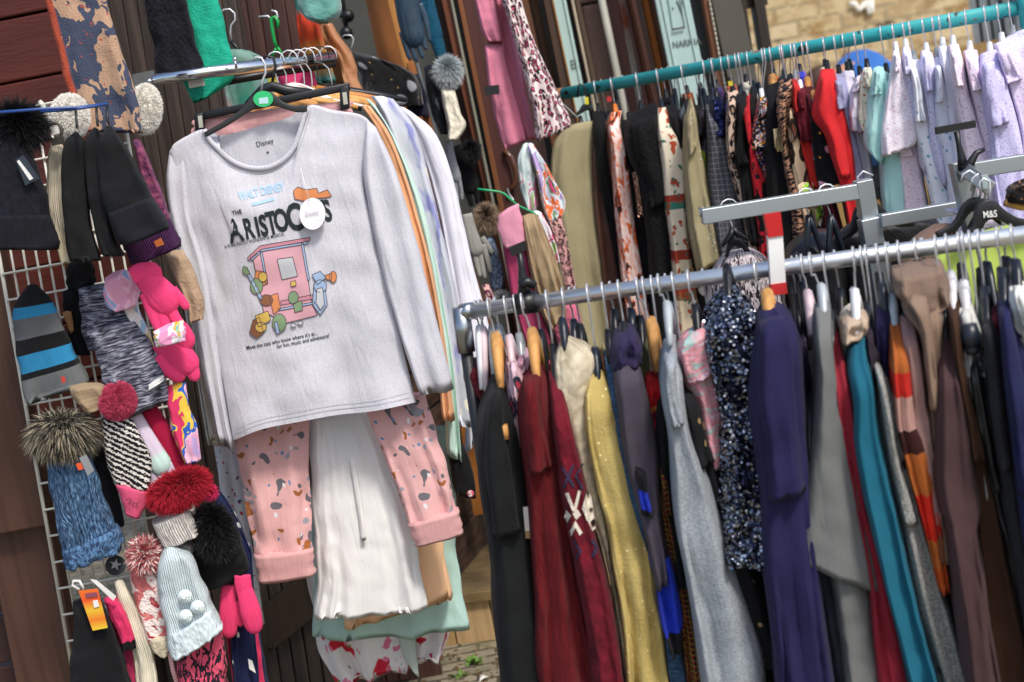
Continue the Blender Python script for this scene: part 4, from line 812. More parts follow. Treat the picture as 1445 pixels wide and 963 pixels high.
cloth('cuff', None, '', 2.90, .045, '170,340 180,360 190,378', '238,308 248,325 257,346', knit('4a2350', 420, 1.0), parent=e, top=1, fold=(2, .003), N=10, M=40); card('leather_tag', solid('c06a35'), '217,341 227,336 232,345 221,349', 2.84, .001, e)
hat('striped beanie in blue, black and grey on the left', 2.86, .035, '38,404 24,425 19,445 22,490 30,535 40,570', '52,402 68,418 80,440 100,485 115,515 126,540', bands((0, '1a1b1d'), (.2, '2f86b4'), (.3, '66696b'), (.47, '17181a'), (.6, '2f86b4'), (.75, '151618'), (.8, '6a6d6d')), None, name='beanie', fold=(.8, .008), top=.4)
card('label', solid('c23a34'), '86,532 91,531 93,539 88,541', 2.80, .0008); tag(bpy.data.objects['label'], 'tiny red cloth label on the striped beanie cuff', 'label')
for lb, D, L, R in (('grey space dyed leg warmer at the back of the pair', 2.9, '112,408 112,440 116,468 124,495', '168,400 190,430 205,460 212,490'), ('grey space dyed leg warmer with a white band at the front', 2.84, '122,470 135,505 146,550 155,590', '190,452 212,480 232,530 240,566')):
    e = empty('leg_warmer', P(*pts(L)[-1], D), lb, 'leg warmer', 'leg warmers on the grid'); cloth('tube', None, '', D, .03, L, R, mat([(.36, '26262f'), (.5, '5f6070'), (.62, 'a3a3b0')], s=(36, 230), w=1.5, bump=1, bt='noise', bs=(60, 330)), parent=e, fold=(2, .01), top=.9, wr=.005)
    if 'front' in lb: cloth('white_band', None, '', D-.008, .032, '198,548 201,554', '230,528 233,534', WHT, parent=e, top=1, N=6, M=24, fold=(1, .002))
def sock(lb, D, th, L, R, m, cat='sock', name='sock', **k): return cloth(name, lb, cat, D, th, L, R, m, 'socks and mittens on the grid', **k)
sock('pastel pink fluffy sock folded above the pale printed one', 2.83, .025, '148,392 146,412 152,432 164,440', '176,380 192,388 198,405 192,430', blotch('d99ab4', 'e3b4c8', '8fa8cc', 'd58fae', s=26))
sock('pale sock with blue and yellow blots beside the pink glove', 2.85, .02, '170,425 178,445 188,462 205,490 218,520', '193,405 196,435 204,455 214,478 222,500', blotch('e8e2e0', '9cc4dc', 'e9dede', 'e3cf84', s=24))
HP = mat('f0447a', var=.12, bump=.35, bs=(300, 300))
glove('hot pink stretch glove lying over the pastel sock', 2.775, HP, (('187,391 198,386 212,386', (13, 16, 17)), ('206,392 220,408 232,424', (17, 23, 22)), ('205,414 214,440 222,460', (9, 9, 7)), ('218,424 229,448 236,464', (9, 9, 7)), ('234,424 246,446 253,456', (9, 9, 7)), ('242,410 256,424 262,432', (9, 8, 6))), flat=.4)
glove('hot pink stretch glove hanging below its pair', 2.83, HP, (('236,452 252,468 258,480', (14, 17, 18)), ('226,480 244,496 262,512', (17, 22, 20)), ('226,500 238,516 250,528', (14, 16, 13)), ('262,500 270,518 274,530', (11, 12, 9))), flat=.4)
sock('candy coloured mitten cuff between the two hot pink gloves', 2.77, .02, '216,468 218,480 220,490', '258,452 262,468 262,480', blotch('e79ac0', 'e8e2e6', 'e0b04a', '7fc4c4', 'e2b6d2', s=30), N=14)
tag(fur('fur_ball', mat('d0506e', bump=0), 166, 566, 29, 30, 2.80, n=6000, ln=.010, wd=.001, seed=15, droop=.05), 'rose pink plush pompom over the zebra striped mitten', 'pompom', 'fur pompoms')
hat('beige knitted cap folded under the striped beanie', 2.82, .03, '98,545 102,560 112,572 122,582', '140,540 148,545 156,556 160,570', mat('a08a6e', bump=.6), None, name='cap')
e = empty('snood', P(120, 790, 2.84), 'blue flecked chunky knit snood with a grey faux fur collar', 'snood', 'snoods on the grid')
cloth('tube', None, '', 2.84, .045, '64,645 70,690 80,740 92,798', '128,640 142,680 156,720 170,770', mat([(.35, '1f3350'), (.6, '5b7ea2'), (.72, '8fa8c0')], s=(240, 90), w=1, bump=1, bt='wu', bs=(260, 90)), parent=e, fold=(4, .007), N=36, M=50, top=1)
cloth('ruffle', None, '', 2.83, .055, '88,775 90,788 94,800', '166,742 173,756 170,772', mat([(.35, '22375a'), (.6, '5b7ea2')], s=(200, 120), w=1, bump=1, bt='voro', bs=(90, 70)), parent=e, fold=(5, .012), N=10, M=60, top=1)
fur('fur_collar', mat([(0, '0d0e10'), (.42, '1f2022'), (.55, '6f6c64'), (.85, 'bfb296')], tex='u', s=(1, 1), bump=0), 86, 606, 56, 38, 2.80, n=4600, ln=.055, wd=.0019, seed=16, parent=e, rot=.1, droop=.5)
card('swing_tag', solid('8a8d90'), '112,646 122,642 133,664 124,672', 2.74, .001, e); card('sticker', solid('e0562c'), '107,655 114,653 118,662 111,664', 2.738, .001, e)
glove('long black glove between the snood and zebra mitten', 2.87, plain('17171a'), (('122,600 135,640 150,680', (12, 14, 13)), ('150,680 160,710 168,738', (13, 10, 8))))
e = empty('mitten', P(180, 690, 2.82), 'black mitten with white zebra chevrons and a pink sleeping cat tip', 'mitten', 'socks and mittens on the grid')
ZM = mat([(0, '19161a'), (.64, 'd9d4cc')], tex='wr', s=(190, 300), w=2.6, interp='C', bump=.5)
cloth('body', None, '', 2.82, .025, '142,592 146,625 156,665 166,690', '186,590 202,620 212,650 212,690', ZM, parent=e, fold=(1, .004), top=1)
cloth('tip', None, '', 2.815, .022, '162,682 170,700 178,725', '214,694 208,710 197,730', mat('d9577a', var=.1, bump=.6), parent=e, fold=(1, .003), top=1, N=12)
wire('stitching', BLK, [[P(x, y, 2.786) for x, y in ((182, 704), (187, 709), (193, 711), (197, 708))]]+[[P(x, y, 2.786), P(x+a, y+b, 2.786)] for x, y, a, b in ((184, 707, -2, 5), (188, 710, 0, 5), (192, 711, 2, 4), (181, 704, -3, 3))], .0007, e)
glove('pale lilac glove with mint fingertips on the grid', 2.84, mat([(.0, 'cfc3d4'), (.62, 'cfc3d4'), (.7, 'c2ddd4')], tex='v', s=(1, 1)), (('188,588 205,620 225,655', (13, 16, 18)), ('213,660 218,685 222,700', (8, 8, 7)), ('224,660 233,680 239,692', (8, 8, 7)), ('236,655 243,668 246,672', (7, 7, 6))))
glove('crimson knitted glove beside the pale lilac one', 2.86, mat('a3163c', var=.15, bump=.6), (('206,578 228,615 250,660', (16, 19, 17)), ('250,655 262,680 270,692', (15, 12, 9))))
sock('pastel sock with blue, yellow and pink swirls', 2.84, .02, '232,548 238,580 246,620 262,655', '262,540 270,580 280,610 284,650', blotch('d83a66', 'e8c24a', '2f62b8', 'e6b8cc', 'e0a0c0', 'b9a0cc', s=20))
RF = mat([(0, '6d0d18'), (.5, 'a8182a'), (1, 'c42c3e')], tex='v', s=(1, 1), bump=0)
e = empty('hat', P(250, 770, 2.8), 'cream ribbed hat with a bright red fur trim', 'hat', WG)
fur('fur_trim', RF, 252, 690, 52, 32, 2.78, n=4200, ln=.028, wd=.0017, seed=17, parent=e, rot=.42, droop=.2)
for D, L, R in ((2.80, '214,738 222,755 232,772', '266,716 276,735 285,750'), (2.83, '238,770 244,776 256,782', '264,762 272,766 272,778')): cloth('rib', None, '', D, .04, L, R, knit('d8d0c8', 380, 1), parent=e, fold=(4, .003), top=1, N=14, M=46)
e = empty('hat', P(310, 800, 2.82), 'fluffy black hat with a black fur crown at the grid edge', 'hat', WG)
cloth('brim', None, '', 2.84, .04, '272,778 278,805 288,832', '338,750 346,775 350,800', plain('141416'), parent=e, top=1, fold=(1.5, .006)); fur('fur_crown', BF, 302, 750, 36, 48, 2.80, n=3600, ln=.03, wd=.0015, seed=18, parent=e, rot=.3)
CM = mat([(.3, 'b24852'), (.55, 'd98a86'), (.75, 'efdcd6')], tex='cell', s=(90, 90), bump=0, co='uv')
e = empty('hat', P(210, 900, 2.8), 'coral and white fair isle trapper hat with a marled pompom', 'hat', WG)
cloth('crown', None, '', 2.82, .035, '183,795 186,830 196,870 208,905', '222,798 230,830 238,870 240,900', mat([(.42, 'c9706e'), (.46, 'ead9d2'), (.58, 'ead9d2'), (.61, 'a93d44'), (.66, 'c9706e')], s=(22, 26), w=1.5, interp='C', bump=.9, bt='voro', bs=(160, 160)), parent=e, top=.8)
cloth('lining', None, '', 2.80, .03, '211,900 214,915 226,925', '240,892 240,905 236,922', mat('cfc3a8', bump=1, bs=(200, 200)), parent=e, top=1, N=12)
fur('pompom', mat([(.2, '9c3a42'), (.5, 'd98a86'), (.9, 'efe0da')], tex='u', s=(1, 1), bump=0), 205, 783, 30, 31, 2.79, n=900, ln=.028, wd=.0036, seed=19, parent=e, droop=.1)
wire('braid', mat([(.4, 'b24852'), (.6, 'e9d6d0')], tex='wv', s=(60, 600)), [[P(x, y, 2.79) for x, y in ((236, 900), (240, 925), (244, 945), (256, 985))]], .005, e)
KP = mat('cfdcdf', var=.08, bump=1, bt='voro', bs=(110, 75))
e = empty('hat', P(270, 920, 2.76), 'pale blue knitted hat with three crocheted roses', 'hat', WG)
cloth('crown', None, '', 2.77, .04, '232,774 224,800 225,840 232,880 242,925', '252,772 270,785 284,815 298,845 312,882', mat('d3e0e2', var=.08, bump=.8, bt='wu', bs=(420, 60)), parent=e, top=.5, N=40, M=50, fold=(1.5, .006))
cloth('brim', None, '', 2.762, .045, '236,895 240,910 245,926', '298,855 306,868 313,884', KP, parent=e, top=1, N=12, M=50, fold=(5, .004))
for x, y in ((261, 842), (279, 857), (262, 870)):
    mb = MB(); c = P(x, y, 2.722)
    for r, z in ((.011, 0), (.007, -.004), (.003, -.007)): mb.tube([c+RR*r*math.cos(a*PI/7)+UU*r*math.sin(a*PI/7)+fw*z for a in range(15)], .0034, n=6, cap=False)
    mb.build('rose', solid('d9e6e6', rough=.9), e)
tag(fur('fur_ball', mat([(.2, 'd83a68'), (.55, 'e884a0'), (.9, 'f0dcdc')], tex='u', s=(1, 1), bump=0), 287, 814, 14, 24, 2.84, n=420, ln=.018, wd=.0034, seed=20, droop=.05, rot=.3), 'pink and white yarn pompom behind the pale blue hat', 'pompom', 'fur pompoms')
tag(fur('fur_ball', mat('e23a6e', bump=0), 297, 695, 11, 13, 2.86, n=300, ln=.016, wd=.003, seed=21, droop=.05), 'small hot pink yarn pompom at the corner of the red fur', 'pompom', 'fur pompoms')
hat('black and pink fair isle hat with a cream fleece lining', 2.8, .04, '250,905 250,935 252,975', '312,888 318,920 322,975', mat([(.40, 'd8546e'), (.46, '221c26'), (.54, '221c26'), (.58, 'd8506e')], s=(90, 40), w=.8, interp='C', bump=.8, bt='voro', bs=(120, 120)), (306, 909, 5, 6, mat('e2507c', bump=0), dict(n=120, ln=.008, wd=.002, seed=22)), top=1)
PD = mat('1d2346', over=(('voro', (26, 26), .2, .17, 'd9dcdc', 0),), var=.12)
cloth('snood', 'navy snood with white polka dots on the right of the grid', 'snood', 2.9, .03, '298,698 318,740 330,790 322,850 330,975', '312,694 336,730 352,770 356,790 366,975', PD, 'snoods on the grid', fold=(2, .012), N=40)
scarf('hot pink fleece scarf tails below the pink mittens', 2.93, .03, '310,810 316,860 322,920 330,975', '352,800 358,850 366,910 376,975', mat('d63a66', bump=.6), fold=(3, .014))
scarf('dark navy scarf end under the hot pink fleece', 2.95, .025, '330,880 345,920 352,975', '366,890 374,930 382,975', plain('232949'))
card('label', WHT, '350,930 356,933 361,950 352,944', 2.86); tag(bpy.data.objects['label.001'], 'white satin care label on the hot pink scarf tail', 'label')
for lb, pr in (('hot pink fleece mitten hanging thumb outwards', (('322,826 322,858 323,890', (10, 14, 12)), ('331,850 337,868 339,880', (7, 6, 5)))), ('hot pink fleece mitten with a rolled cuff', (('344,830 350,850 358,882', (12, 16, 14)), ('342,812 343,824 345,836', (12, 13, 12))))):
    o = limbs('mitten', mat('ec4274', bump=.35, bs=(300, 300)), 2.83 if 'thumb' in lb else 2.81, pr, flat=.45); tag(o, lb, 'mitten', 'socks and mittens on the grid')
e = empty('badge', P(164, 800, 2.85), 'round grey felt badge with a pale star', 'badge')
mb = MB(); c = P(163, 798, 2.85); mb.tube([c-fw*.003, c+fw*.003], .0205, n=24); mb.build('disc', solid('33373c', rough=.8), e, smooth=False)
mb = MB(); st = [(163+(8.5 if k % 2 == 0 else 3.6)*math.sin(k*PI/5+.2), 797-(8.5 if k % 2 == 0 else 3.6)*math.cos(k*PI/5+.2)) for k in range(10)]; card('star', solid('a8acae'), ' '.join('%f,%f' % q for q in st), 2.842, .001, e)
sock('long black sock with an orange and yellow card band', 2.78, .03, '102,850 104,890 100,930 96,990', '140,838 158,880 172,920 196,990', mat('17171a', bump=.5, bt='wu', bs=(800, 60)))
card('card_band', mat([(0, 'e2702c'), (.25, 'e0562c'), (.5, 'e2b83a'), (.75, 'e07a2c'), (1, 'e6c23a')], tex='v', s=(1, 1), co='uv', bump=0, rough=.5), '111,834 138,831 152,886 131,890', 2.735); cb = tag(bpy.data.objects['card_band'], 'orange and yellow card band around the long black sock', 'card band')
card('sticker', WHT, '131,848 138,847 140,856 133,858', 2.732, .0008, cb); card('print', solid('8a4a5c'), '120,838 136,836 138,842 122,844', 2.732, .0006, cb)
wire('plastic_loop', WHT, [[P(x, y, 2.74) for x, y in ((112, 832), (102, 826), (104, 820), (112, 820), (118, 831))]], .003, cb)
sock('hot pink and black sock with a white plastic clip', 2.80, .025, '146,846 154,868 165,890 172,915', '162,842 178,862 188,890 192,910', bands((0, 'e03a6c'), (.84, '19191c')), name='sock')
card('sock_clip', WHT, '128,818 136,819 164,842 160,848', 2.76); tag(bpy.data.objects['sock_clip'], 'white plastic sock clip above the hot pink sock', 'clip')
sock('pink and black striped sock below the hot pink one', 2.83, .025, '150,868 160,900 172,940 182,990', '185,900 192,915 192,940 196,990', mat([(0, 'd83a6c'), (.5, '1a1820')], tex='wv', s=(20, 620), interp='C', bump=.4))
sock('plain cream sock hanging over the white grid', 2.82, .03, '162,822 168,850 178,890 188,930 192,990', '174,820 190,850 206,890 218,930 230,990', mat('e0d8c2', bump=.6, bt='wu', bs=(500, 60)))
sock('small tan sock card hanging by the striped beanie', 2.93, .012, '88,442 94,456 99,470', '101,440 102,452 104,466', plain('b98a62'), N=10)
sock('tan fur edged collar glimpsed behind the pink gloves', 2.98, .03, '232,360 246,390 262,430 268,455', '258,352 275,385 288,425 287,450', mat('b59a80', bump=1, bs=(120, 120)), name='collar', cat='collar')

for lb, D, L, R in (('black fluffy mitten hooked on the grid above the leg warmers', 2.93, '96,372 92,392 96,410', '128,366 136,388 130,408'), ('charcoal knitted glove behind the striped beanie', 2.96, '88,412 90,440 98,478 108,500', '112,408 116,440 122,478 128,500')):
    sock(lb, D, .02, L, R, mat('1a1a1d', bump=1, bt='voro', bs=(160, 160)), name='mitten', cat='mitten')
# ================================================================== teal rail
def dt(x): return 1/(1/4.5+(1/3.55-1/4.5)*(x-790)/655)
def ry(x): return 133.5-(x-788)*(133.5-10)/(1445-788)
TEAL = mat([(.3, '2f9094'), (.55, '3aa3a6'), (.75, '4db4b4')], s=(5, 5, 5), co='obj', rough=.45, bump=.3, bs=(60, 60, 60), sheen=0, over=(('noise', (26, 26, 26), .64, .68, '2b2f2c'), ('noise', (15, 15, 60), .68, .72, '8a5a3c')))
RUST = mat([(.4, '7a4a30'), (.6, '9a6a48')], s=(12, 12, 12), co='obj', rough=.75, bump=.4, bs=(60, 60, 60), sheen=0, over=(('noise', (14, 14, 8), .56, .6, '3fa0a0'),))
e = empty('clothes_rail', P(1440, 700, dt(1440)), 'chipped teal scaffold rail with a rusty end post, crowded with hanging clothes', 'clothes rail')
mb = MB(); mb.tube([P(787, 134, dt(787)), P(1120, ry(1120), dt(1120)), P(1438, ry(1438), dt(1438))], .0185, n=18); mb.build('tube', TEAL, e)
mb = MB(); mb.tube([P(785, 134.4, dt(785)), P(795, 132.5, dt(795))], .0195, n=18); mb.build('worn_end', RUST, e)
mb = MB(); p = P(1452, 10, dt(1450)); q = P(1475, 180, dt(1450)); d = (q-p)/(q.z-p.z); mb.tube([p+d*(.12), p+d*(-p.z)], .024, n=18); mb.build('post', RUST, e)
mb = MB(); mb.tube([p+d*.045, p-d*.045], .027, n=18); mb.build('coupler', TEAL, e)
GT, HT = 'clothes on the teal rail', 'hangers on the teal rail'
BLKF = plain('111214'); WB = mat('d9d5d2', var=.05)
LI = lambda a, b: ditsy(a, b, s=170, r=.30, w=.5)
NAVH = solid('1c222c', rough=.35); WOODH = BEECH; WHH = solid('e4e4e6', rough=.35); GLH = mat('c9d0d4', rough=.15, trans=.6, bump=0, co='obj', s=(3, 3, 3), sheen=0)
def T(name, label, cat, L, R, m, dz=0, th=.13, hg='k', hx=None, **k):
    l, r = pts(L), pts(R); x = (l[0][0]+r[0][0])/2; y = (l[0][1]+r[0][1])/2; D = dt(x)+dz
    k.setdefault('fold', (1.9, .010)); k.setdefault('M', 48); k.setdefault('N', 28); k.setdefault('e', .48); k.setdefault('grow', (1.12, .006))
    o = cloth(name, label, cat, D, th, L, R, m, GT, **k); add_sleeve(o, name, D, th, L, R, m, hsh(label))
    if hg:
        hx = hx or x-max(1.5, (y-ry(x))*.14); c = P(x, y, D)
        mm, nm = {'k': (BLK, 'black'), 'n': (NAVH, 'dark navy'), 'w': (WHH, 'white'), 'b': (WOODH, 'wooden'), 'g': (GLH, 'clear plastic'), 'o': (solid('d9772c', rough=.4), 'orange')}[hg]
        lb = nm+' hanger carrying the '+' '.join(label.split()[:11]); dl = D-.0
        hang(hx, ry(hx), dl, x, y-4, '', lb, HT, half=th*.5, drop=.04 if hg != 'b' else .055, ax=(c.x/c.y*.9+.1, 1), m=mm, thick=.005 if hg != 'b' else .007)
T('trousers', 'khaki cotton trousers hung by the waistband at the left end', 'trousers', '803,178 786,203 782,250 786,320 797,400 812,495', '836,171 837,200 838,260 846,340 858,420 866,495', mat('a39a78', var=.10), dz=-.05, th=.06, fold=(2.2, .014), top=1, ease=.04, hx=782)
T('trousers', 'brown leather look trousers behind the khaki ones', 'trousers', '834,185 838,270 848,380 862,500', '846,180 851,250 868,320 884,410 888,500', leather('5a3a30'), dz=.04)
T('trousers', 'slim black trousers third from the left end', 'trousers', '838,158 841,195 847,250 863,330 880,420', '851,157 853,200 859,250 872,320 886,420', BLKF, dz=-.02, th=.1)
T('trousers', 'chestnut satin trousers with a narrow fold of sheen', 'trousers', '852,172 854,200 859,250 869,330 878,430', '861,171 863,205 869,250 877,330 886,430', leather('74452f', .45), dz=.02, th=.1)
ORA = mat([(.36, 'd8622c'), (.42, 'e2b8a8'), (.5, 'ead9d4'), (.56, 'df6a30'), (.60, '2a1d1c')], s=(24, 14), w=2.2, interp='L')
T('jumpsuit', 'orange and white marbled jumpsuit tied with a black knot', 'jumpsuit', '862,160 860,178 866,215 867,250 873,320 881,390 889,455', '875,157 872,182 881,215 886,250 893,320 906,395 918,458', ORA, dz=-.05, th=.1, hg='o')
T('skirt', 'black satin skirt with a sparkly bronze belt', 'skirt', '873,172 882,215 886,250 894,320 908,390 914,440', '902,168 906,250 914,330 920,400 924,440', BLKF, dz=.03)
cloth('belt', 'sparkly bronze belt dangling over the black satin skirt', 'belt', dt(900)-.14, .008, '892,245 896,270 900,308', '899,243 903,270 908,306', sequin('8a6a58', 400), None, N=12, M=14)
T('top', 'black lace sleeveless top with tuxedo trousers', 'top', '888,163 885,192 893,225 905,250 914,310 922,400 926,510', '921,146 928,165 932,210 938,250 946,320 953,400 960,510', mat('0f1012', bump=1, bt='voro', bs=(120, 90)), dz=-.06, th=.12, fold=(1.6, .01))
ETH = mat([(0, 'ddd3bc'), (.31, 'ddd3bc'), (.34, '9a3b2c'), (.37, '3f7f6c'), (.40, 'ddd3bc'), (.56, '9a3b2c'), (.60, 'd9cdb0'), (.66, '3f7f6c'), (.69, 'b0412c'), (.73, '8a6a4a'), (.76, 'd6c6a8')], tex='v', s=(1, 1), interp='C', over=(('voro', (30, 26), .34, .28, 'a8482c', 2), ('voro', (37, 32), .26, .2, '3c6b5a', 2)))
T('dress', 'cream ethnic dress with rust and green embroidered borders', 'dress', '930,153 929,178 935,230 940,280 947,330 952,400 958,500', '938,152 946,180 962,210 969,248 966,300 975,380 990,500', ETH, dz=-.05, th=.12, hg='n', fold=(1.5, .008))
T('dress', 'black dress with scattered white heart shapes', 'dress', '944,149 947,180 956,220 958,270 966,330 978,430', '955,147 964,190 972,240 980,300 992,360 1012,430', mat('151216', over=(('voro', (15, 13), .25, .22, 'd9d0cc', .8),)), dz=.02, hg='n')
T('top', 'slate grey satin top between the heart dress and sequin cardigan', 'top', '958,160 957,185 962,205 966,240', '967,140 967,170 967,200 971,240', mat('5f6a72', rough=.5), dz=.06, th=.1)
e0 = T('cardigan', 'long khaki cardigan with silver sequins down the front', 'cardigan', '965,165 966,195 968,250 977,330 986,378', '974,140 979,165 983,205 992,245 1008,315 1018,362', mat('9f9472', var=.08, over=(('voro', (62, 62), .17, .13, 'f2f2f0'), ('u', (1, 1), .62, .55, '9f9472'))), dz=-.09, th=.12)
T('dress', 'charcoal dress with dusty purple flowers', 'dress', '978,150 980,180 986,215 992,260 1000,340', '998,148 1003,180 1004,240 1010,340', blotch('19181c', '3a343e', '6c5a70', '19181c', s=22), dz=.03)
T('cardigan', 'bright lime cardigan with tiny sequin studs', 'cardigan', '988,205 990,250 1002,300 1013,355', '999,200 1004,250 1009,300 1020,325 1021,356', mat('a8cf2c', over=(('voro', (50, 50), .1, .07, 'f2f4dc'),)), dz=.0, th=.08, hg=None)
T('trousers', 'grey checked trousers over a hanger bar', 'trousers', '997,148 1002,200 1003,245 1008,300 1018,360', '1004,147 1012,180 1026,215 1041,280 1050,360', plaid('4b494e', '434147', '7d838c', 130), dz=-.06, hg='n', fold=(2, .006))
T('jacket', 'short navy jacket with a sequin collar', 'jacket', '1005,138 1007,165 1012,193', '1017,135 1020,160 1022,190', sequin('20264c', 220, .8, .35), dz=-.09, th=.08)
T('blouse', 'royal blue blouse peeping between navy and leopard', 'blouse', '1022,150 1019,165 1023,200 1026,225', '1029,134 1028,180 1028,222', plain('3636a4'), dz=-.02, th=.08)
LB = leo('c9ad98', '17141a', 'b08f78', 50)
T('dress', 'long beige and black leopard dress with cap sleeve', 'dress', '1028,129 1026,165 1027,215 1034,245 1046,290 1062,360 1080,430', '1040,128 1041,165 1039,215 1051,250 1060,290 1080,360 1100,430', LB, dz=-.04, fold=(2, .008))
T('jacket', 'plain black jersey jacket next to the leopard dress', 'jacket', '1040,133 1040,180 1037,220 1045,245 1052,300 1060,340', '1050,134 1051,160 1055,215 1062,240 1066,340', BLKF, dz=-.05, hg='n')
T('dress', 'scarlet dress with black flame shapes', 'dress', '1046,150 1050,168 1057,220 1061,250 1067,290 1080,400', '1057,134 1056,150 1058,180 1064,220 1077,250 1086,290 1098,400', blotch('151214', 'c32430', 'c32430', '151214', 'c32430', s=15, w=1.8), dz=-.06, fold=(1.6, .008))
T('top', 'black top with cream leaf strokes', 'top', '1058,140 1057,160 1063,195 1065,240 1072,330', '1067,131 1069,160 1069,190 1073,240 1080,330', blotch('141316', '141316', 'd6cdb0', '141316', s=22), dz=0)
T('blouse', 'multicoloured ditsy flower blouse with a pointed cape sleeve', 'blouse', '1072,138 1069,160 1065,188 1063,210', '1078,136 1083,160 1092,187 1082,204', ditsy('1c1a22', 'd06a58', 'd99a34', '6f86b8', 'd9c9c4', s=75, r=.36), dz=-.1, th=.07, hg='w', hx=1076)
T('dress', 'small flowered magenta and navy dress under the cape sleeve', 'dress', '1064,195 1064,215 1073,232 1082,260 1090,330', '1081,190 1082,210 1084,236 1090,270 1100,330', ditsy('201b2a', 'c04a92', 'd98a4a', '7a86c0', s=95, r=.33), dz=-.03, hg='b', hx=1080)
e1 = T('cardigan', 'black long cardigan with cream fringed tassels', 'cardigan', '1086,120 1082,180 1083,240 1088,300 1098,380', '1096,116 1100,160 1107,210 1114,250 1120,380', mat('131315', bump=.5), dz=-.05, hg='b', hx=1087)
mb = MB()
for i in range(9):
    x = 1093+i*1.3; mb.tube([P(x, 182-i*.2, dt(1098)-.2), P(x+1, 196, dt(1098)-.2), P(x+2+i*.3, 208+(i % 3)*3, dt(1098)-.2)], .0035, n=5)
tag(mb.build('tassel', mat('cdb98e', var=.1, bump=.5)), 'cream fringed tassel hanging on the black long cardigan', 'tassel')
T('dress', 'tan and black zebra striped dress', 'dress', '1101,115 1098,150 1103,200 1108,240 1118,290 1124,400', '1112,108 1118,122 1113,150 1109,200 1120,250 1134,300 1150,400', zebra('17141a', 'b98a6c', 130, 6), dz=-.07, hg='n')
T('dress', 'big brown leopard spot chiffon dress', 'dress', '1112,148 1112,180 1118,230 1130,290 1140,330', '1117,146 1125,180 1131,210 1143,240 1152,300', leo('cbb092', '2a1d1a', '6a4030', 24), dz=-.1, th=.1, hg='n')
T('dress', 'red dress with black polka dots and a ruffled hem', 'dress', '1119,112 1120,150 1127,185 1132,215 1144,260', '1126,113 1128,150 1138,190 1148,215 1154,260', mat('c02c26', over=(('dots', (75, 75), .2, .16, '1a1214', .2),)), dz=-.06, hg='g')
T('blouse', 'burgundy blouse on a white hanger', 'blouse', '1125,126 1124,150 1130,185 1133,198', '1134,124 1136,150 1142,180 1144,197', plain('661a26'), dz=-.12, th=.08, hg='w')
T('dress', 'burgundy checked dress on a wooden hanger', 'dress', '1134,123 1136,150 1142,190 1150,240 1158,290 1168,370', '1146,122 1147,160 1151,200 1162,260 1182,310 1196,370', plaid('5c1a24', '35141c', '6f2430', 170), dz=-.03, hg='b')
T('dress', 'black dress embroidered with pink and blue daisies', 'dress', '1146,141 1147,180 1151,220 1160,262', '1153,140 1159,165 1173,210 1180,228 1191,254', mat('151416', over=(('voro', (17, 17), .36, .33, 'd9a0b8', .6), ('voro', (19, 21), .26, .23, '86b4c4', .6), ('voro', (30, 30), .14, .12, 'd98a34', .5))), dz=-.11, th=.08, hg='b')
T('jacket', 'bright red jacket with flared sleeves', 'jacket', '1160,98 1153,135 1150,163 1166,188 1176,222 1196,290 1206,370', '1175,98 1181,130 1188,160 1199,200 1205,260 1216,370', plain('cf2a2e', bump=.2), dz=-.07, fold=(1.5, .01))
T('dress', 'grey lilac satin dress with ruched waist', 'dress', '1178,105 1181,150 1191,200 1200,245 1212,330', '1190,104 1196,150 1206,200 1214,240 1230,330', mat('9c9cbc', rough=.5, var=.1), dz=-.03, fold=(2.5, .008))
T('top', 'white cut out top with a black ring trim', 'top', '1189,101 1196,145 1203,185 1213,230 1222,280 1232,360', '1203,100 1205,130 1210,160 1222,200 1232,280 1246,360', mat('cfc9d6', var=.08), dz=.0, hg='k')
T('top', 'short white and lilac layered top', 'top', '1210,108 1203,132 1202,160 1203,184', '1217,104 1218,140 1218,165 1216,186', mat('ddd7e4', var=.05, over=(('v', (1, 1), .72, .74, 'a9a0b4'),)), dz=-.08, th=.08)
T('top', 'cream top printed with small faded roses', 'top', '1220,96 1215,130 1214,160 1216,184', '1227,95 1232,125 1231,160 1226,192', ditsy('d6d2c2', 'b8685c', '9aa488', s=55, r=.26), dz=-.09, th=.08)
AQ = mat('a8d6d2', var=.07, bump=.15)
T('nightdress', 'aqua cotton nightdress with short sleeves', 'nightdress', '1245,100 1243,160 1244,220 1250,290 1258,360', '1257,105 1262,150 1275,230 1280,300 1286,360', AQ, dz=-.02, fold=(1.5, .01), hg='k')
T('top', 'aqua cotton short sleeved top in front of the nightdress', 'top', '1235,96 1229,140 1224,200 1234,222', '1245,95 1250,140 1252,172 1240,228', AQ, dz=-.12, th=.06, hg=None)
T('nightdress', 'white nightdress with tiny pink flowers and scalloped cape', 'nightdress', '1262,72 1258,110 1250,170 1247,218', '1266,71 1276,125 1292,185 1286,205', LI('eee6ef', 'd29ab8'), dz=-.12, th=.07, hg='w', fold=(2, .008))
T('nightdress', 'pink speckled long nightdress under the scalloped cape', 'nightdress', '1266,180 1270,230 1276,300 1284,370', '1290,180 1297,240 1308,300 1320,370', LI('ecdde8', 'cf8fb0'), dz=-.04, th=.08, hg=None, top=.7)
T('nightdress', 'lilac speckled nightdress with a pointed collar', 'nightdress', '1275,68 1278,120 1289,175 1295,200 1302,240', '1282,67 1287,110 1301,170 1311,210 1303,242', LI('dfdaf0', '9a92cc'), dz=-.09, th=.08, hg='w')
T('nightdress', 'white nightdress scattered with turquoise sprigs', 'nightdress', '1283,85 1290,130 1292,170 1302,225 1320,300 1332,370', '1297,85 1304,120 1311,160 1318,205 1340,290 1356,370', ditsy('ebedf4', '74aec0', '9cc0d4', s=36, r=.22), dz=-.05, hg='g', fold=(1.8, .008))
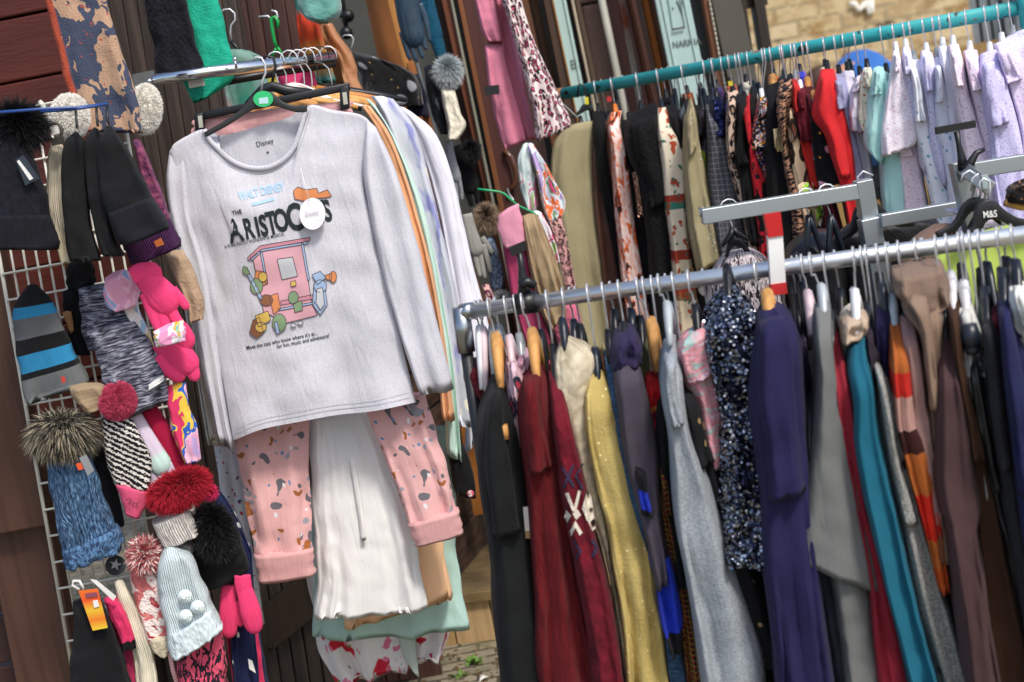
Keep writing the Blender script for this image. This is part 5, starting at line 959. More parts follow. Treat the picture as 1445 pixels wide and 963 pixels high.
T('nightdress', 'lilac nightdress with a frilled neck', 'nightdress', '1302,72 1304,110 1312,170 1320,220 1332,258', '1313,74 1318,110 1323,160 1332,215 1334,255', LI('dcd8f2', 'a49cd4'), dz=-.1, th=.08, hg='w')
T('nightdress', 'pale blue sprigged nightdress in the middle of the lilac group', 'nightdress', '1318,82 1320,115 1321,170 1331,220 1342,290 1352,370', '1328,80 1335,130 1338,190 1353,250 1366,290 1378,370', ditsy('e2e6f4', '6f9fbe', s=38, r=.24), dz=-.06, hg='g', fold=(1.6, .008))
T('nightdress', 'white nightdress with widely spaced violet dots', 'nightdress', '1326,66 1332,100 1338,150 1346,220 1352,270', '1335,66 1342,110 1356,165 1364,225 1370,270', ditsy('efecf6', '7a68bc', s=26, r=.12), dz=-.1, th=.09, hg='w')
T('nightdress', 'pink speckled nightdress with a button front', 'nightdress', '1340,64 1345,110 1353,160 1364,230 1376,330', '1350,63 1361,120 1376,170 1401,240 1420,330', LI('efe2ee', 'd496b4'), dz=-.12, hg='w', fold=(1.6, .008))
T('nightdress', 'sleeveless pink speckled nightdress with cut away armholes', 'nightdress', '1362,72 1370,125 1381,170 1400,240 1414,330', '1376,71 1384,115 1400,152 1404,185 1414,245 1434,330', LI('eadcec', 'c98cb4'), dz=-.1, hg='w', fold=(1.6, .008))
T('nightdress', 'wide purple speckled nightdress at the right', 'nightdress', '1386,76 1386,120 1400,190 1406,250 1420,330 1430,420', '1408,70 1416,120 1431,180 1442,250 1452,330 1462,420', LI('cfc9ee', '938bc4'), dz=-.14, hg='w', th=.1, fold=(2.2, .012))
T('nightdress', 'mauve speckled nightdress beside the wide purple one', 'nightdress', '1404,62 1420,110 1436,160 1444,230 1455,330', '1424,57 1446,100 1462,160 1474,230 1488,330', LI('dccfea', 'b494c0'), dz=-.1, hg='w', th=.1, fold=(2, .01))
T('nightdress', 'lavender speckled nightdress at the far right edge', 'nightdress', '1416,56 1426,80 1448,120 1456,180', '1443,42 1466,70 1486,130 1500,200', LI('d6d2f0', 'a29cd0'), dz=-.03, hg='g', th=.1)
# spare hanger hooks crowding the rail
SPX = [(868, 'k', 150), (951, 'n', 160), (986, 'n', 165), (992, 'n', 168), (1001, 'k', 158), (1044, 'k', 165), (1062, 'n', 160), (1069, 'n', 165), (1099, 'n', 160), (1107, 'g', 158), (1114, 'n', 150), (1122, 'k', 152), (1197, 'k', 125)]
NEAR = ['the marbled jumpsuit', 'the white heart dress', 'the sequin cardigan', 'the purple flowered dress', 'the grey checked trousers', 'the black jersey jacket', 'the scarlet dress', 'the cream leaf top', 'the tasselled cardigan', 'the zebra dress', 'the brown leopard dress', 'the red polka dot dress', 'the white cut out top']
for (x, c, y1), nr in zip(SPX, NEAR):
    mm, nm = {'k': (BLK, 'black'), 'n': (NAVH, 'dark navy'), 'g': (GLH, 'clear')}[c]
    hang(x, ry(x), dt(x)+.03, x+2, (ry(x)+y1)/2+2, '', 'spare '+nm+' hanger squeezed in beside '+nr, HT, half=.1, drop=.09, ax=(.15, 1), m=mm, thick=.005)
e = empty('clip_hanger', P(820, 165, dt(812)), 'black clip hanger with a yellow size tab above the khaki trousers', 'hanger', HT)
mb = MB(); D = dt(812)-.05; flatbar(mb, '799,166 815,158 822,148 830,147 836,152 842,160 860,156', '799,170 816,163 826,157 834,157 842,164 860,161', D, .006); mb.build('body', BLK, e, bevel=.001); card('size_tab', solid('d9d234'), '825,138 830,137 831,147 826,148', D-.01, .003, e)
wire('hook', BLK, [[P(x, y, D) for x, y in ((815, 138), (816, 122), (820, 119), (824, 122), (828, 140), (829, 149))]], .003, e)
for x, y, c, lb in ((859, 139, 'c8302c', 'red square size cube on a hanger neck'), (1030, 117, 'd9c834', 'yellow size cube above the leopard dress')):
    D = dt(x)-.06; card('size_cube', solid(c), '%d,%d %d,%d %d,%d %d,%d' % (x-3, y-2, x+3, y-3, x+4, y+4, x-2, y+5), D, .006); o = bpy.data.objects['size_cube' if c[0] == 'c' else 'size_cube.001']; tag(o, lb, 'size cube')

for i, (x, w, lb, cat, m) in enumerate(((941, 7, 'black dress with tiny cream dots wedged behind the ethnic dress', 'dress', ditsy('151416', 'd8d0bc', s=60, r=.2)), (971, 7, 'rust paisley blouse wedged behind the heart print dress', 'blouse', blotch('7a3a28', 'b0653a', '3a2a24', 'c9a070', s=30)),
        (990, 6, 'white top with small navy marks behind the sequin cardigan', 'top', ditsy('d8d8dc', '2a3050', s=70, r=.26)), (1013, 7, 'violet printed blouse behind the checked trousers', 'blouse', ditsy('4a3a6c', 'b090c8', '1e1a2c', s=55, r=.34)),
        (1033, 6, 'coral spotted dress behind the leopard dress', 'dress', ditsy('c8604c', 'e8c8b0', s=60, r=.25)), (1054, 6, 'ivory blouse with black brush marks behind the scarlet dress', 'blouse', blotch('d9d2c2', '1d1b1d', 'd9d2c2', s=40)),
        (1093, 7, 'orange and pink flower blouse behind the black cardigan', 'blouse', ditsy('d0703c', 'e090a8', 'f0d8b0', s=60, r=.32)), (1108, 6, 'teal and gold print dress behind the zebra dress', 'dress', blotch('1f5a5c', 'b08a4a', '16383a', s=34)),
        (1130, 6, 'cobalt and violet blouse behind the burgundy pair', 'blouse', blotch('3a3fb0', '6a4cc0', 'c8b8e8', s=34)), (1166, 7, 'cream blouse with red roses behind the bright red jacket', 'blouse', ditsy('e2dccc', 'b83a3a', '7a9468', s=45, r=.3)))):
    y = ry(x)+34; d = .18
    T(cat, lb, cat, ' '.join('%.1f,%.1f' % (x-w+d*k*(1+.0*k), y+k) for k in (0, 40, 100, 190, 260)), ' '.join('%.1f,%.1f' % (x+w*.6+d*k+k*.05, y-2+k) for k in (0, 40, 100, 190, 260)), m, dz=.09, th=.08)
# ================================================================== grey square tube rack in the middle
e = empty('garment_rack', P(1250, 900, 2.85), 'grey square tube garment rack standing between the two crowded rails', 'garment rack')
def sq(mb, a, b, w, D0, D1=None): # square tube between two pixels
    p, q = P(*a, D0), P(*b, D1 or D0); d = (q-p).normalized(); u = Vector((0, 1, 0)); v = d.cross(u).normalized(); u = v.cross(d).normalized(); mb.box((p+q)/2, (q-p)/2, u*w/2, v*w/2)
for nm, a, b, w, D0, D1 in (('arm', (990, 306), (1217, 269), .031, 2.85, 2.85), ('upright', (1217, 254), (1280, 640), .034, 2.85, 2.87), ('foot_post', (1280, 640), (1330, 963), .03, 2.87, 2.87), ('shelf_bar', (1242, 312), (1362, 291), .026, 2.82, 2.82),
                            ('upright', (1353, 228), (1375, 330), .034, 2.7, 2.7), ('arm', (1374, 240), (1475, 224), .030, 2.70, 2.68), ('front_arm', (1362, 240), (1392, 262), .026, 2.68, 2.52)):
    mb = MB(); sq(mb, a, b, w, D0, D1); mb.build(nm, PAINTM, e, smooth=False, bevel=.002)
mb = MB(); sq(mb, (1225, 308), (1232, 345), .039, 2.84); mb.build('collar', PAINTM, e, smooth=False, bevel=.002)
card('end_cap', solid('9fb0b0', rough=.4), '1384,248 1393,246 1394,265 1386,268', 2.515, .004, e)
wire('end_pin', STEEL, [[P(987, 293, 2.86), P(989, 306, 2.85)]], .002, e)
e = empty('sign_holder', P(1365, 245, 2.66), 'black T shaped card holder clamped on the grey rack', 'sign holder')
card('card_rail', BLK, '1320,180 1375,170 1376,180 1321,190', 2.66, .006, e)
mb = MB(); mb.tube([P(x, y, 2.66) for x, y in ((1350, 186), (1353, 205), (1357, 222), (1359, 240))], [.006, .005, .008, .011]); mb.build('stem', BLK, e)
mb = MB(); mb.tube([P(x, y, 2.65) for x, y in ((1362, 240), (1371, 228), (1378, 216), (1389, 211))], [.010, .008, .006, .004]); mb.build('clamp_lever', BLK, e)
GM = 'clothes on the grey rack'
SNAKE = mat([(.40, '1f1d22'), (.47, '9a8a8e'), (.54, 'd8cdcc'), (.62, '26232a')], s=(120, 42), w=2.2, interp='L')
cloth('blouse', 'black and cream snakeskin print blouse on the grey arm', 'blouse', 2.95, .08, '1030,357 1014,368 1002,395 1000,440 1003,520', '1062,352 1082,366 1096,400 1115,450 1130,520', SNAKE, GM, fold=(2, .012), top=.6, ease=.05)
def rackhang(lb, rx, ry_, nx, ny, D, half, drop, m=None):
    return hang(rx, ry_, D, nx, ny, '', lb, 'hangers on the grey rack', half=half, drop=drop, ax=(1, .3), m=m, thick=.005, hr=.022)
e = rackhang('broad black hanger inside the snakeskin print blouse', 1029, 297, 1035, 330, 2.92, .03, .02)
mb = MB(); flatbar(mb, '1023,362 1028,340 1034,331 1042,331 1050,340 1062,362', '1025,366 1032,350 1038,347 1044,348 1050,354 1060,366', 2.92, .004); mb.build('yoke', BLK, e)
LJ = leather('191a1e', .35)
cloth('jacket', 'black leather jacket on the grey rack behind the front rail', 'jacket', 2.98, .10, '1132,332 1112,350 1104,385 1108,440 1118,560', '1165,325 1178,345 1190,380 1200,440 1210,560', LJ, GM, fold=(2.5, .014), top=.6, wr=.005)
cloth('top', 'black satin top draped behind the grey upright', 'top', 3.02, .06, '1196,318 1172,345 1180,400 1190,470 1205,580', '1250,308 1322,312 1305,345 1275,400 1262,560', mat('17161a', rough=.4, bump=.2), GM, fold=(2.5, .016), top=.6, wr=.004)
for lb, rx, ry_, nx, ny in (('navy hanger with a looped ribbon on the grey arm', 1138, 282, 1142, 312), ('black hanger with a long wire hook near the grey upright', 1167, 276, 1173, 312)): rackhang(lb, rx, ry_, nx, ny, 2.86, .022, .09, NAVH)
scarf('patterned ribbon scarf looped on the grey arm', 2.88, .012, '1125,262 1130,285 1145,300 1152,320', '1140,258 1150,280 1162,296 1158,318', blotch('c9b090', '8fb83c', '3a2a24', 'c2a58a', 'a8c8c8', s=26))
def mshang(lb, pl, bl, D, hk, tx=None, half=None):
    e = empty('clothes_hanger', P(*pts(pl)[len(pts(pl))//2], D), lb, 'hanger', 'black branded hangers on the grey rack'); mb = MB(); flatbar(mb, pl, bl, D, .006); mb.build('body', BLK, e, bevel=.0015)
    wire('hook', WIRE, [[P(x, y, D) for x, y in pts(hk)]], .0024, e)
    if tx: v, f = letters('M&S', *tx, .018, .8); on_surface([(v, f)], None, D-.0085, 0).build('lettering', WHT, e, smooth=False)
mshang('black hanger lettered M&S holding the lime green top', '1352,334 1372,318 1376,295 1388,283 1404,284 1416,296 1440,309 1475,314', '1354,345 1380,330 1390,314 1400,309 1412,312 1426,319 1450,324 1475,328', 2.50, '1384,276 1382,258 1388,252 1396,256 1397,268 1394,284', (1387.5, 308, 9.5, math.radians(6)))
mshang('black hanger just behind the lettered one on the grey front arm', '1320,328 1345,314 1358,290 1372,279 1388,281 1400,292 1420,304 1445,309', '1324,338 1350,324 1366,303 1376,297 1388,298 1400,306 1420,314 1445,318', 2.56, '1371,270 1372,252 1380,246 1388,251 1387,262 1382,280')
mshang('black hanger lettered M&S half behind the grey upright', '1180,338 1198,322 1206,296 1218,285 1236,286 1250,298 1262,306 1290,312', '1182,343 1206,330 1218,309 1228,304 1240,308 1254,316 1270,320 1290,320', 2.90, '1212,262 1210,250 1218,242 1232,248', (1209, 306, 7, math.radians(6)))
for k, (x, y) in enumerate(((1362, 250), (1378, 258))): 
    e = empty('clothes_hanger', P(x+18, y+40, 2.6), ('thin wire hook at the back of the grey front arm', 'thin wire hook in the middle of the grey front arm')[k], 'hanger', 'hangers on the grey rack'); wire('hook', WIRE, [[P(x+a, y+b, 2.58) for a, b in ((-6, 8), (-3, -4), (6, -9), (14, -4), (15, 8), (10, 28))]], .0024, e)
    mb = MB(); flatbar(mb, '%d,%d %d,%d %d,%d' % (x-18, y+72, x+8, y+34, x+34, y+50), '%d,%d %d,%d %d,%d' % (x-16, y+80, x+10, y+48, x+34, y+60), 2.6+.02*k, .005); mb.build('body', BLK, e)
LIME = mat('b0c65e', var=.06, bump=.2)
cloth('top', 'lime green top hanging face on at the right', 'top', 2.55, .03, '1358,336 1335,352 1318,372 1310,420 1312,520', '1438,316 1460,320 1480,340 1490,420 1495,520', LIME, GM, fold=(3, .012), top=.7, M=60)
cloth('cardigan', 'taupe knitted cardigan on the hanger behind the lime top', 'cardigan', 2.66, .05, '1318,318 1288,338 1270,368 1265,420 1270,560', '1352,318 1352,345 1340,380 1335,430 1340,560', mat('7c6458', var=.12, bump=.6), GM, fold=(2, .014), top=.6)
cloth('blouse', 'white lilac flowered blouse glimpsed under the black hanger', 'blouse', 2.72, .03, '1330,295 1345,300 1365,318', '1395,298 1420,306 1430,326', LI('dcd2e4', 'b090c0'), GM, N=10, M=30)
e = empty('shoulder_top', P(1438, 280, 2.6), 'black top speckled with bronze on a wooden hanger at the edge', 'top', GM)
cloth('body', None, '', 2.6, .06, '1418,282 1422,268 1432,260', '1475,286 1478,266 1476,252', ditsy('1a1618', 'a06a44', 'c09a78', s=70, r=.22), parent=e, N=10, M=30, top=.9)
mb = MB(); mb.tube([P(1418, 286, 2.57), P(1440, 292, 2.57), P(1475, 292, 2.57)], .007); mb.build('hanger_edge', BEECH, e)
# ================================================================== front rail
def df(x): return 1/(1/2.55+(1/2.18-1/2.55)*(x-650)/795)
def rf(x): return 440-(x-650)*(440-331)/795
e = empty('clothes_rail', P(725, 963, 2.55), 'silver front clothes rail with a black pole at its corner', 'clothes rail')
TUBE = mat('dde0e3', s=(4, 4, 4), rough=.3, metal=.85, bump=.06, bs=(30, 30, 30), co='obj', sheen=0, var=.06)
mb = MB(); mb.tube([P(652, 441, df(652)), P(1050, rf(1050), df(1050)), P(1470, rf(1470), df(1470))], .0135, n=20); mb.build('tube', TUBE, e)
mb = MB(); a, b = P(651, 446, df(650)), P(730, 990, df(650)); mb.tube([a.lerp(b, .07), b], .0115, n=16); mb.build('pole', solid('26282c', rough=.45, bump=.1), e)
mb = MB(); mb.tube([P(650, 434, df(650)), a.lerp(b, .09)], .0165, n=18); mb.tube([P(651, 441, df(650)), P(668, 438.5, df(668))], .0155, n=18); mb.build('corner_joint', STEEL, e)
e = empty('sign_holder', P(742, 430, df(742)), 'black card holder clamped round the silver front rail', 'sign holder')
card('card_rail', BLK, '718,350 741,340 743,352 722,362', df(740), .006, e)
mb = MB(); mb.tube([P(x, y, df(740)) for x, y in ((733, 356), (736, 378), (739, 402), (741, 418))], [.006, .006, .010, .014]); mb.build('stem', BLK, e)
mb = MB(); mb.tube([P(728, 430, df(730)), P(758, 426, df(758))], .0195, n=18); mb.build('clamp', BLK, e)
mb = MB(); mb.tube([P(x, y, df(740)-.02) for x, y in ((732, 402), (745, 398), (756, 404))], [.008, .009, .006]); mb.build('clamp_knob', BLK, e)
e = empty('size_divider', P(1095, 350, df(1095)), 'white plastic rail marker with red ends on the front rail', 'rail marker')
D = df(1095)-.03; card('strip', WHT, '1082,325 1103,322 1108,402 1087,405', D, .006, e); card('red_end', mat('c02a2a', rough=.35, bump=0, co='obj', s=(3, 3, 3)), '1077,303 1100,299 1104,332 1083,335', D-.001, .008, e); card('red_end', solid('c02a2a', rough=.35), '1086,401 1108,398 1110,414 1088,416', D-.001, .008, e)
GF, HF = 'clothes on the front rail', 'hangers on the front rail'
def Fr(name, label, cat, L, R, m, dz=0, th=.12, hg='k', hx=None, hy=None, **k):
    l, r = pts(L), pts(R); x = (l[0][0]+r[0][0])/2; y = (l[0][1]+r[0][1])/2; D = df((x+pts(R)[-1][0])/2)+dz
    k.setdefault('fold', (1.9, .012)); k.setdefault('M', 56); k.setdefault('N', 40); k.setdefault('e', .48); k.setdefault('grow', (1.12, .005))
    o = cloth(name, label, cat, D, th, L, R, m, GF, **k); add_sleeve(o, name, D, th, L, R, m, hsh(label)) if 'sequin' not in label and 'sleeve' not in label and 'cable jumper' not in label and 'colour block' not in label else None
    if hg:
        hx = hx or x-(y-rf(x))*.10; c = P(x, y, D)
        mm, nm = {'k': (BLK, 'black'), 'n': (NAVH, 'dark navy'), 'w': (WHH, 'white'), 'b': (WOODH, 'wooden'), 'g': (GLH, 'clear plastic'), 'p': (solid('d9c2c6', rough=.4), 'pale pink'), 's': (solid('aeb6b8', rough=.3), 'grey')}[hg]
        hang(hx, rf(hx), D, x, (hy or y-20), '', nm+' hanger carrying the '+' '.join(label.split()[:11]), HF, half=th*.5, drop=.045 if hg != 'b' else .07, ax=(c.x/c.y*.9+.12, 1), m=mm, thick=.0055 if hg != 'b' else .0075, hr=.0155)
    return o
Fr('scarf', 'burgundy fluffy scarf at the corner pole', 'scarf', '668,508 660,525 668,548 680,562 682,600', '692,502 704,520 702,545 690,562 690,600', mat('5f1a24', bump=1, bt='voro', bs=(160, 160)), dz=.06, th=.06, hg='k', hx=680)
Fr('coat', 'black wool duffle coat with a wooden toggle and red collar trim', 'coat', '696,536 688,562 680,602 682,680 694,760 714,985', '706,535 714,560 722,600 730,660 740,730 768,985', mat('17191a', bump=.6, bs=(260, 260)), dz=-.06, hg='b', hx=690, hy=484, fold=(1.2, .008), top=.5)
mb = MB(); mb.tube([P(709, 600, df(709)-.20), P(712, 620, df(709)-.20)], .0085, n=12); tag(mb.build('toggle', BEECH), 'pale wooden toggle on the black duffle coat', 'toggle')
Fr('top', 'white jersey top squeezed beside the duffle coat', 'top', '705,520 708,545 716,600 724,660', '713,518 717,545 724,600 730,660', mat('d6d6d2', var=.05), dz=.02, th=.08, hg='w')
Fr('top', 'pink leopard print top with blue and coral spots', 'top', '716,506 719,540 721,600 727,655 735,700', '725,504 738,545 744,600 752,650 753,700', mat([(0, 'c2485a'), (.2, 'c2485a'), (.24, '2c3448'), (.4, '3a4258'), (.43, 'd6b4bc')], tex='voro', s=(36, 28), w=.8, interp='C'), dz=-.05, th=.09, hg='p')
Fr('top', 'mauve flowered jersey top with gathered neck', 'top', '726,510 730,530 735,556 742,600', '742,494 745,520 744,550 752,600', ditsy('b99aa8', '4a4468', 'c98aa0', s=50), dz=.0, th=.08, hg='g')
Fr('trousers', 'dark trousers under the pink leopard top with a card tag', 'trousers', '728,690 738,740 752,800 772,985', '752,690 758,740 766,800 796,985', plain('15151a'), dz=.03, hg=None, top=1)
card('card_tag', mat([(0, 'e2ddd4'), (.72, 'e2ddd4'), (.76, 'a88660')], tex='v', s=(1, 1), interp='C', bump=0), '738,716 752,714 754,760 742,760', df(745)-.17); o = bpy.data.objects['card_tag']; tag(o, 'white and brown card tag hanging below the pink leopard top', 'tag')
BUR = mat([(.3, '5a1218'), (.7, '7a1c22')], s=(300, 40), w=.5, bump=.7, bt='wu', bs=(600, 60))
Fr('coat', 'burgundy ribbed long coat with a round collar', 'coat', '748,520 735,545 737,600 747,680 753,760 764,990', '757,515 770,532 776,575 786,640 796,720 840,990', BUR, dz=-.07, fold=(1.6, .016), hg='b', hx=737, hy=478)
Fr('jumper', 'maroon cable jumper with white fair isle arrows', 'jumper', '776,520 778,560 786,620 796,700 816,800 832,900 842,990', '788,519 796,570 815,650 831,730 856,830 870,930 878,990', mat([(.3, '4c0f1a'), (.7, '701626')], s=(30, 30), bump=1, bt='voro', bs=(75, 45)), dz=-.09, fold=(1.2, .006), hg='k', hx=772)
mot = bpy.data.objects['jumper']; mw = [WORLD['jumper']+v.co for v in mot.data.vertices]; jb = BVHTree.FromPolygons([tuple(v) for v in mw], [tuple(p.vertices) for p in mot.data.polygons])
CRM, NVY = solid('d8cfc0', rough=.9), solid('2c2a4a', rough=.9)
for q in ('797,697 802,695 810,716 816,692 820,693 813,722 808,722', '821,718 829,692 834,700 841,745 836,750', '799,720 806,728 800,738 796,730', '802,754 812,735 822,752 818,756 812,745 806,757', '824,722 830,714 834,726 828,736', '808,725 815,719 820,727 813,734'): on_surface([poly(q, 4)], jb, df(815)-.2, .003).build('motif', CRM, mot, smooth=False)
for q in ('792,660 795,659 811,686 808,688', '808,656 811,657 796,690 793,688', '822,654 824,655 814,672 824,690 821,691 811,672', '808,764 811,763 821,778 812,792 809,791 817,778', '836,760 844,772 838,788 834,785 840,772 834,764'): on_surface([poly(q, 4)], jb, df(815)-.2, .003).build('motif', NVY, mot, smooth=False)
CS = mat([(.3, 'a3967c'), (.7, 'cfc4aa')], s=(40, 60), w=1, bump=1, bt='voro', bs=(60, 45))
Fr('scarf', 'cream cable scarf knotted over a hanger', 'scarf', '790,486 786,510 790,560 802,620 822,680 850,760 868,850 880,960', '800,476 834,498 830,540 829,600 834,660 850,720 862,800 890,960', CS, dz=-.10, th=.07, hg='n', fold=(2, .014), hx=795)
GOLD = mat([(.35, 'a58f52'), (.65, 'c4ae6c')], s=(20, 12), bump=.6, bs=(200, 200), over=(('voro', (60, 60), .13, .09, 'f6e8b8'),))
Fr('scarf', 'mustard gold scarf with sequins and frayed edges', 'scarf', '836,525 828,550 831,600 842,660 861,730 872,800 882,880 892,990', '846,522 856,545 863,580 882,640 905,735 916,800 930,880 942,990', GOLD, dz=-.11, th=.07, hg='n', fold=(2, .012), wr=.004)
Fr('jeans', 'faded denim jeans folded into a narrow strip', 'jeans', '854,500 862,560 871,620 886,680 911,760 932,850 948,990', '866,498 873,560 884,620 897,680 920,760 945,860 974,990', mat([(.35, '24384e'), (.7, '466584')], s=(60, 400), bump=.4), dz=-.05, hg='k')
Fr('jacket', 'plum grey fleece jacket with a hood', 'jacket', '871,490 869,525 879,600 892,660 908,720 924,800', '892,485 899,520 910,570 917,620 922,680 934,790', mat('4a434e', var=.12, bump=.6), dz=-.09, hg='k', fold=(1.3, .008))
Fr('hood', 'dark violet hood folded over the plum grey jacket', 'hood', '872,470 868,488 867,510', '888,462 898,482 898,505', mat('2d2646', bump=.4), dz=-.10, th=.09, hg=None, N=12)
Fr('jumper', 'black jumper with a cobalt blue fluffy hem', 'jumper', '893,640 905,715 920,775 930,840 945,890', '916,650 929,735 942,780 954,840 956,880', mat([(0, '16161a'), (.42, '16161a'), (.46, '2036b0'), (.84, '2036b0'), (.88, '17171c')], tex='v', s=(1, 1), interp='C', bump=1, bs=(200, 200)), dz=-.07, hg=None)
Fr('dress', 'red tartan long dress', 'dress', '926,640 934,715 948,790 960,870 972,990', '938,640 948,720 962,790 977,870 996,990', plaid('8a1420', '1a1416', 'b59a3c', 210), dz=-.03, hg='g')
Fr('jumper', 'scarlet patterned knit on a golden wooden hanger', 'jumper', '914,528 913,565 914,600 918,640', '927,527 928,565 930,600 925,630', bands((0, 'b81a22'), (.3, 'd0803a'), (.36, '7a1a3a'), (.48, 'c8262c'), (.6, 'd9a08a'), (.68, '8a1c40'), (.8, 'c01e26')), dz=-.06, th=.08, hg='b', hx=900, hy=462)
Fr('top', 'black fleece top with a grey zip beside the scarlet knit', 'top', '927,540 928,600 928,650 942,720 954,800', '941,538 947,600 952,660 958,720 968,800', plain('17181a'), dz=-.05, hg='s')
GWL = mat([(.3, '7f868c'), (.7, 'a6acb2')], s=(300, 300), bump=.4, bs=(300, 300))
Fr('dress', 'light grey wool dress with pleats and a dark seam', 'dress', '938,485 935,535 946,600 952,660 958,720 972,800 990,900 1000,990', '948,478 956,510 957,545 968,600 983,640 1003,700 1030,790 1062,890 1068,950 1060,990', GWL, dz=-.11, hg='s', hx=930, hy=440, fold=(1.6, .014))
Fr('dress', 'black chiffon dress with gold flecks', 'dress', '958,540 966,590 977,640 992,700 1012,770 1042,850 1062,906', '970,535 986,560 997,590 1006,630 1032,720 1067,800 1092,880 1090,904', mat('17171a', over=(('voro', (48, 40), .22, .18, 'a98d5c', 1), ('noise', (9, 9), .46, .52, '17171a'))), dz=-.06, hg='k', fold=(1.5, .01))
Fr('cardigan', 'pink chunky cardigan with mint and coral flecks', 'cardigan', '966,472 962,495 969,525 981,560 991,610 1001,645', '1000,452 1006,470 1012,500 1022,550 1030,600 1026,642', mat([(.36, '9cc4bc'), (.46, 'd8a0a8'), (.56, 'd98a90'), (.66, 'e0c0d0')], s=(30, 120), w=1.2, bump=1, bs=(160, 160)), dz=-.11, th=.08, hg='k', hx=972)
Fr('dress', 'shimmering navy sequin dress catching the light', 'dress', '1022,410 1003,450 1003,500 1016,545 1022,600 1016,660 1018,720 1024,768', '1032,405 1055,440 1063,480 1066,530 1064,590 1072,650 1078,700 1074,762', sequin('2a2f42', 120, 1.5, .16), dz=-.10, th=.12, hg='k', hx=1026, fold=(2.4, .024), wr=.010)
sd_o = [o for o in bpy.data.objects if o.get('label', '').startswith('shimmering navy')][0]
rnd = random.Random(4); mb = MB(); mo = WORLD[sd_o.name]; pl = sd_o.data.polygons
for p in pl:
    if p.area < 1e-7: continue
    for _ in range(min(12, max(1, int(p.area/0.9e-5)))):
        vs = [sd_o.data.vertices[i].co for i in p.vertices]; u, v = rnd.random(), rnd.random()
        c = mo+vs[0].lerp(vs[1], u).lerp(vs[-1].lerp(vs[2 if len(vs) > 3 else -1], u), v); n = (p.normal+Vector((rnd.gauss(0, .6), rnd.gauss(0, .6), rnd.gauss(0, .6)))).normalized()
        a = n.cross(Vector((.3, .2, 1))).normalized(); b = n.cross(a); c += p.normal*.0012; r = rnd.uniform(.0016, .0027)
        mb.add([c+a*r*math.cos(k*PI/3)+b*r*math.sin(k*PI/3) for k in range(6)], [tuple(range(6))], [(u, v)]*6)
mb.build('sequins', solid('989eac', rough=.12, metal=1, var=.2), sd_o, smooth=False)['kind'] = 'stuff'
IND = mat('211f45', var=.12, bump=.15)
Fr('hoodie', 'indigo jersey hoodie with a draped hood', 'hoodie', '1074,436 1066,470 1062,520 1061,570 1069,625 1076,690 1077,760 1088,840 1106,990', '1094,430 1114,450 1123,490 1126,560 1130,630 1136,700 1147,780 1156,870 1170,990', IND, dz=-.12, hg='b', hx=1066, hy=424, fold=(1.8, .016))
Fr('tunic', 'slate navy tunic on a white tubular hanger', 'tunic', '1136,560 1134,620 1134,700 1142,790 1162,880 1176,990', '1148,560 1160,640 1172,720 1190,800 1197,880 1204,990', mat('2a2d38', var=.1), dz=-.05, hg='p', hx=1132, hy=424)
GRY = mat('6c6e6c', var=.07, bump=.2)
Fr('dress', 'pewter grey dress below its wide half sleeve', 'dress', '1156,700 1172,790 1182,850 1188,920 1200,990', '1200,700 1215,790 1222,860 1236,930 1250,990', GRY, dz=-.07, hg=None, fold=(1.2, .008), top=1)
Fr('sleeve_top', 'pewter grey top with a wide half sleeve', 'top', '1152,432 1152,475 1156,520 1151,590 1143,660 1133,740 1128,772', '1169,430 1168,475 1173,520 1182,580 1197,640 1214,720 1233,812', GRY, dz=-.13, th=.09, hg='s', hx=1144, fold=(.9, .006), hy=415)
Fr('dress', 'crimson jersey dress next to the pewter sleeve', 'dress', '1168,478 1176,540 1191,620 1206,690 1217,760 1228,830 1248,990', '1178,466 1187,500 1196,540 1206,620 1217,690 1243,765 1268,850 1304,990', mat('8e2432', var=.1, bump=.3), dz=-.08, hg='k')
Fr('top', 'cream strappy top beside the teal dress', 'top', '1190,440 1187,470 1191,510 1198,552', '1200,432 1195,475 1199,510 1204,552', mat('cfc7b4', var=.06), dz=-.05, th=.08, hg=None)
TL = mat('1b6076', var=.12, bump=.2)
Fr('dress', 'teal satin dress with a white clip hanger', 'dress', '1199,472 1196,505 1203,545 1205,600 1214,660 1232,740 1254,830 1292,990', '1216,452 1216,490 1224,520 1231,580 1243,640 1257,700 1278,800 1330,990', TL, dz=-.10, hg='w', hx=1205, hy=422, fold=(1.8, .014))
Fr('top', 'beige scoop neck top over the teal dress', 'top', '1196,445 1192,455 1190,475', '1216,440 1219,450 1216,470', mat('b9a48f', var=.06), dz=-.13, th=.06, hg=None, N=10)
Fr('cardigan', 'plum and burnt orange knit cardigan', 'cardigan', '1219,462 1221,500 1229,560 1244,640', '1232,458 1234,500 1241,560 1256,640', blotch('2f2632', '2f2632', 'a3552c', s=12), dz=-.05, hg='n')
Fr('top', 'navy short sleeved top ending above the teal hem', 'top', '1236,600 1246,660 1256,720 1264,772', '1258,600 1268,660 1274,710 1284,775', plain('22242e'), dz=-.08, th=.09, hg=None)
Fr('coat', 'grey tweed coat with black spots down its edge', 'coat', '1229,492 1239,560 1252,640 1270,720 1287,800 1307,880 1338,990', '1243,500 1256,560 1272,640 1292,710 1312,780 1337,860 1378,990', mat([(.35, '6f6f6c'), (.65, 'a9aaa6')], s=(260, 260), bump=.8, bs=(260, 260), over=(('voro', (17, 13), .15, .12, '121214'),)), dz=-.07, hg='n')
Fr('scarf', 'navy braided scarf between tweed and orange knit', 'scarf', '1239,433 1241,480 1249,540 1257,610', '1252,431 1254,480 1259,540 1266,610', cable('221e44'), dz=-.11, th=.05, hg='n')
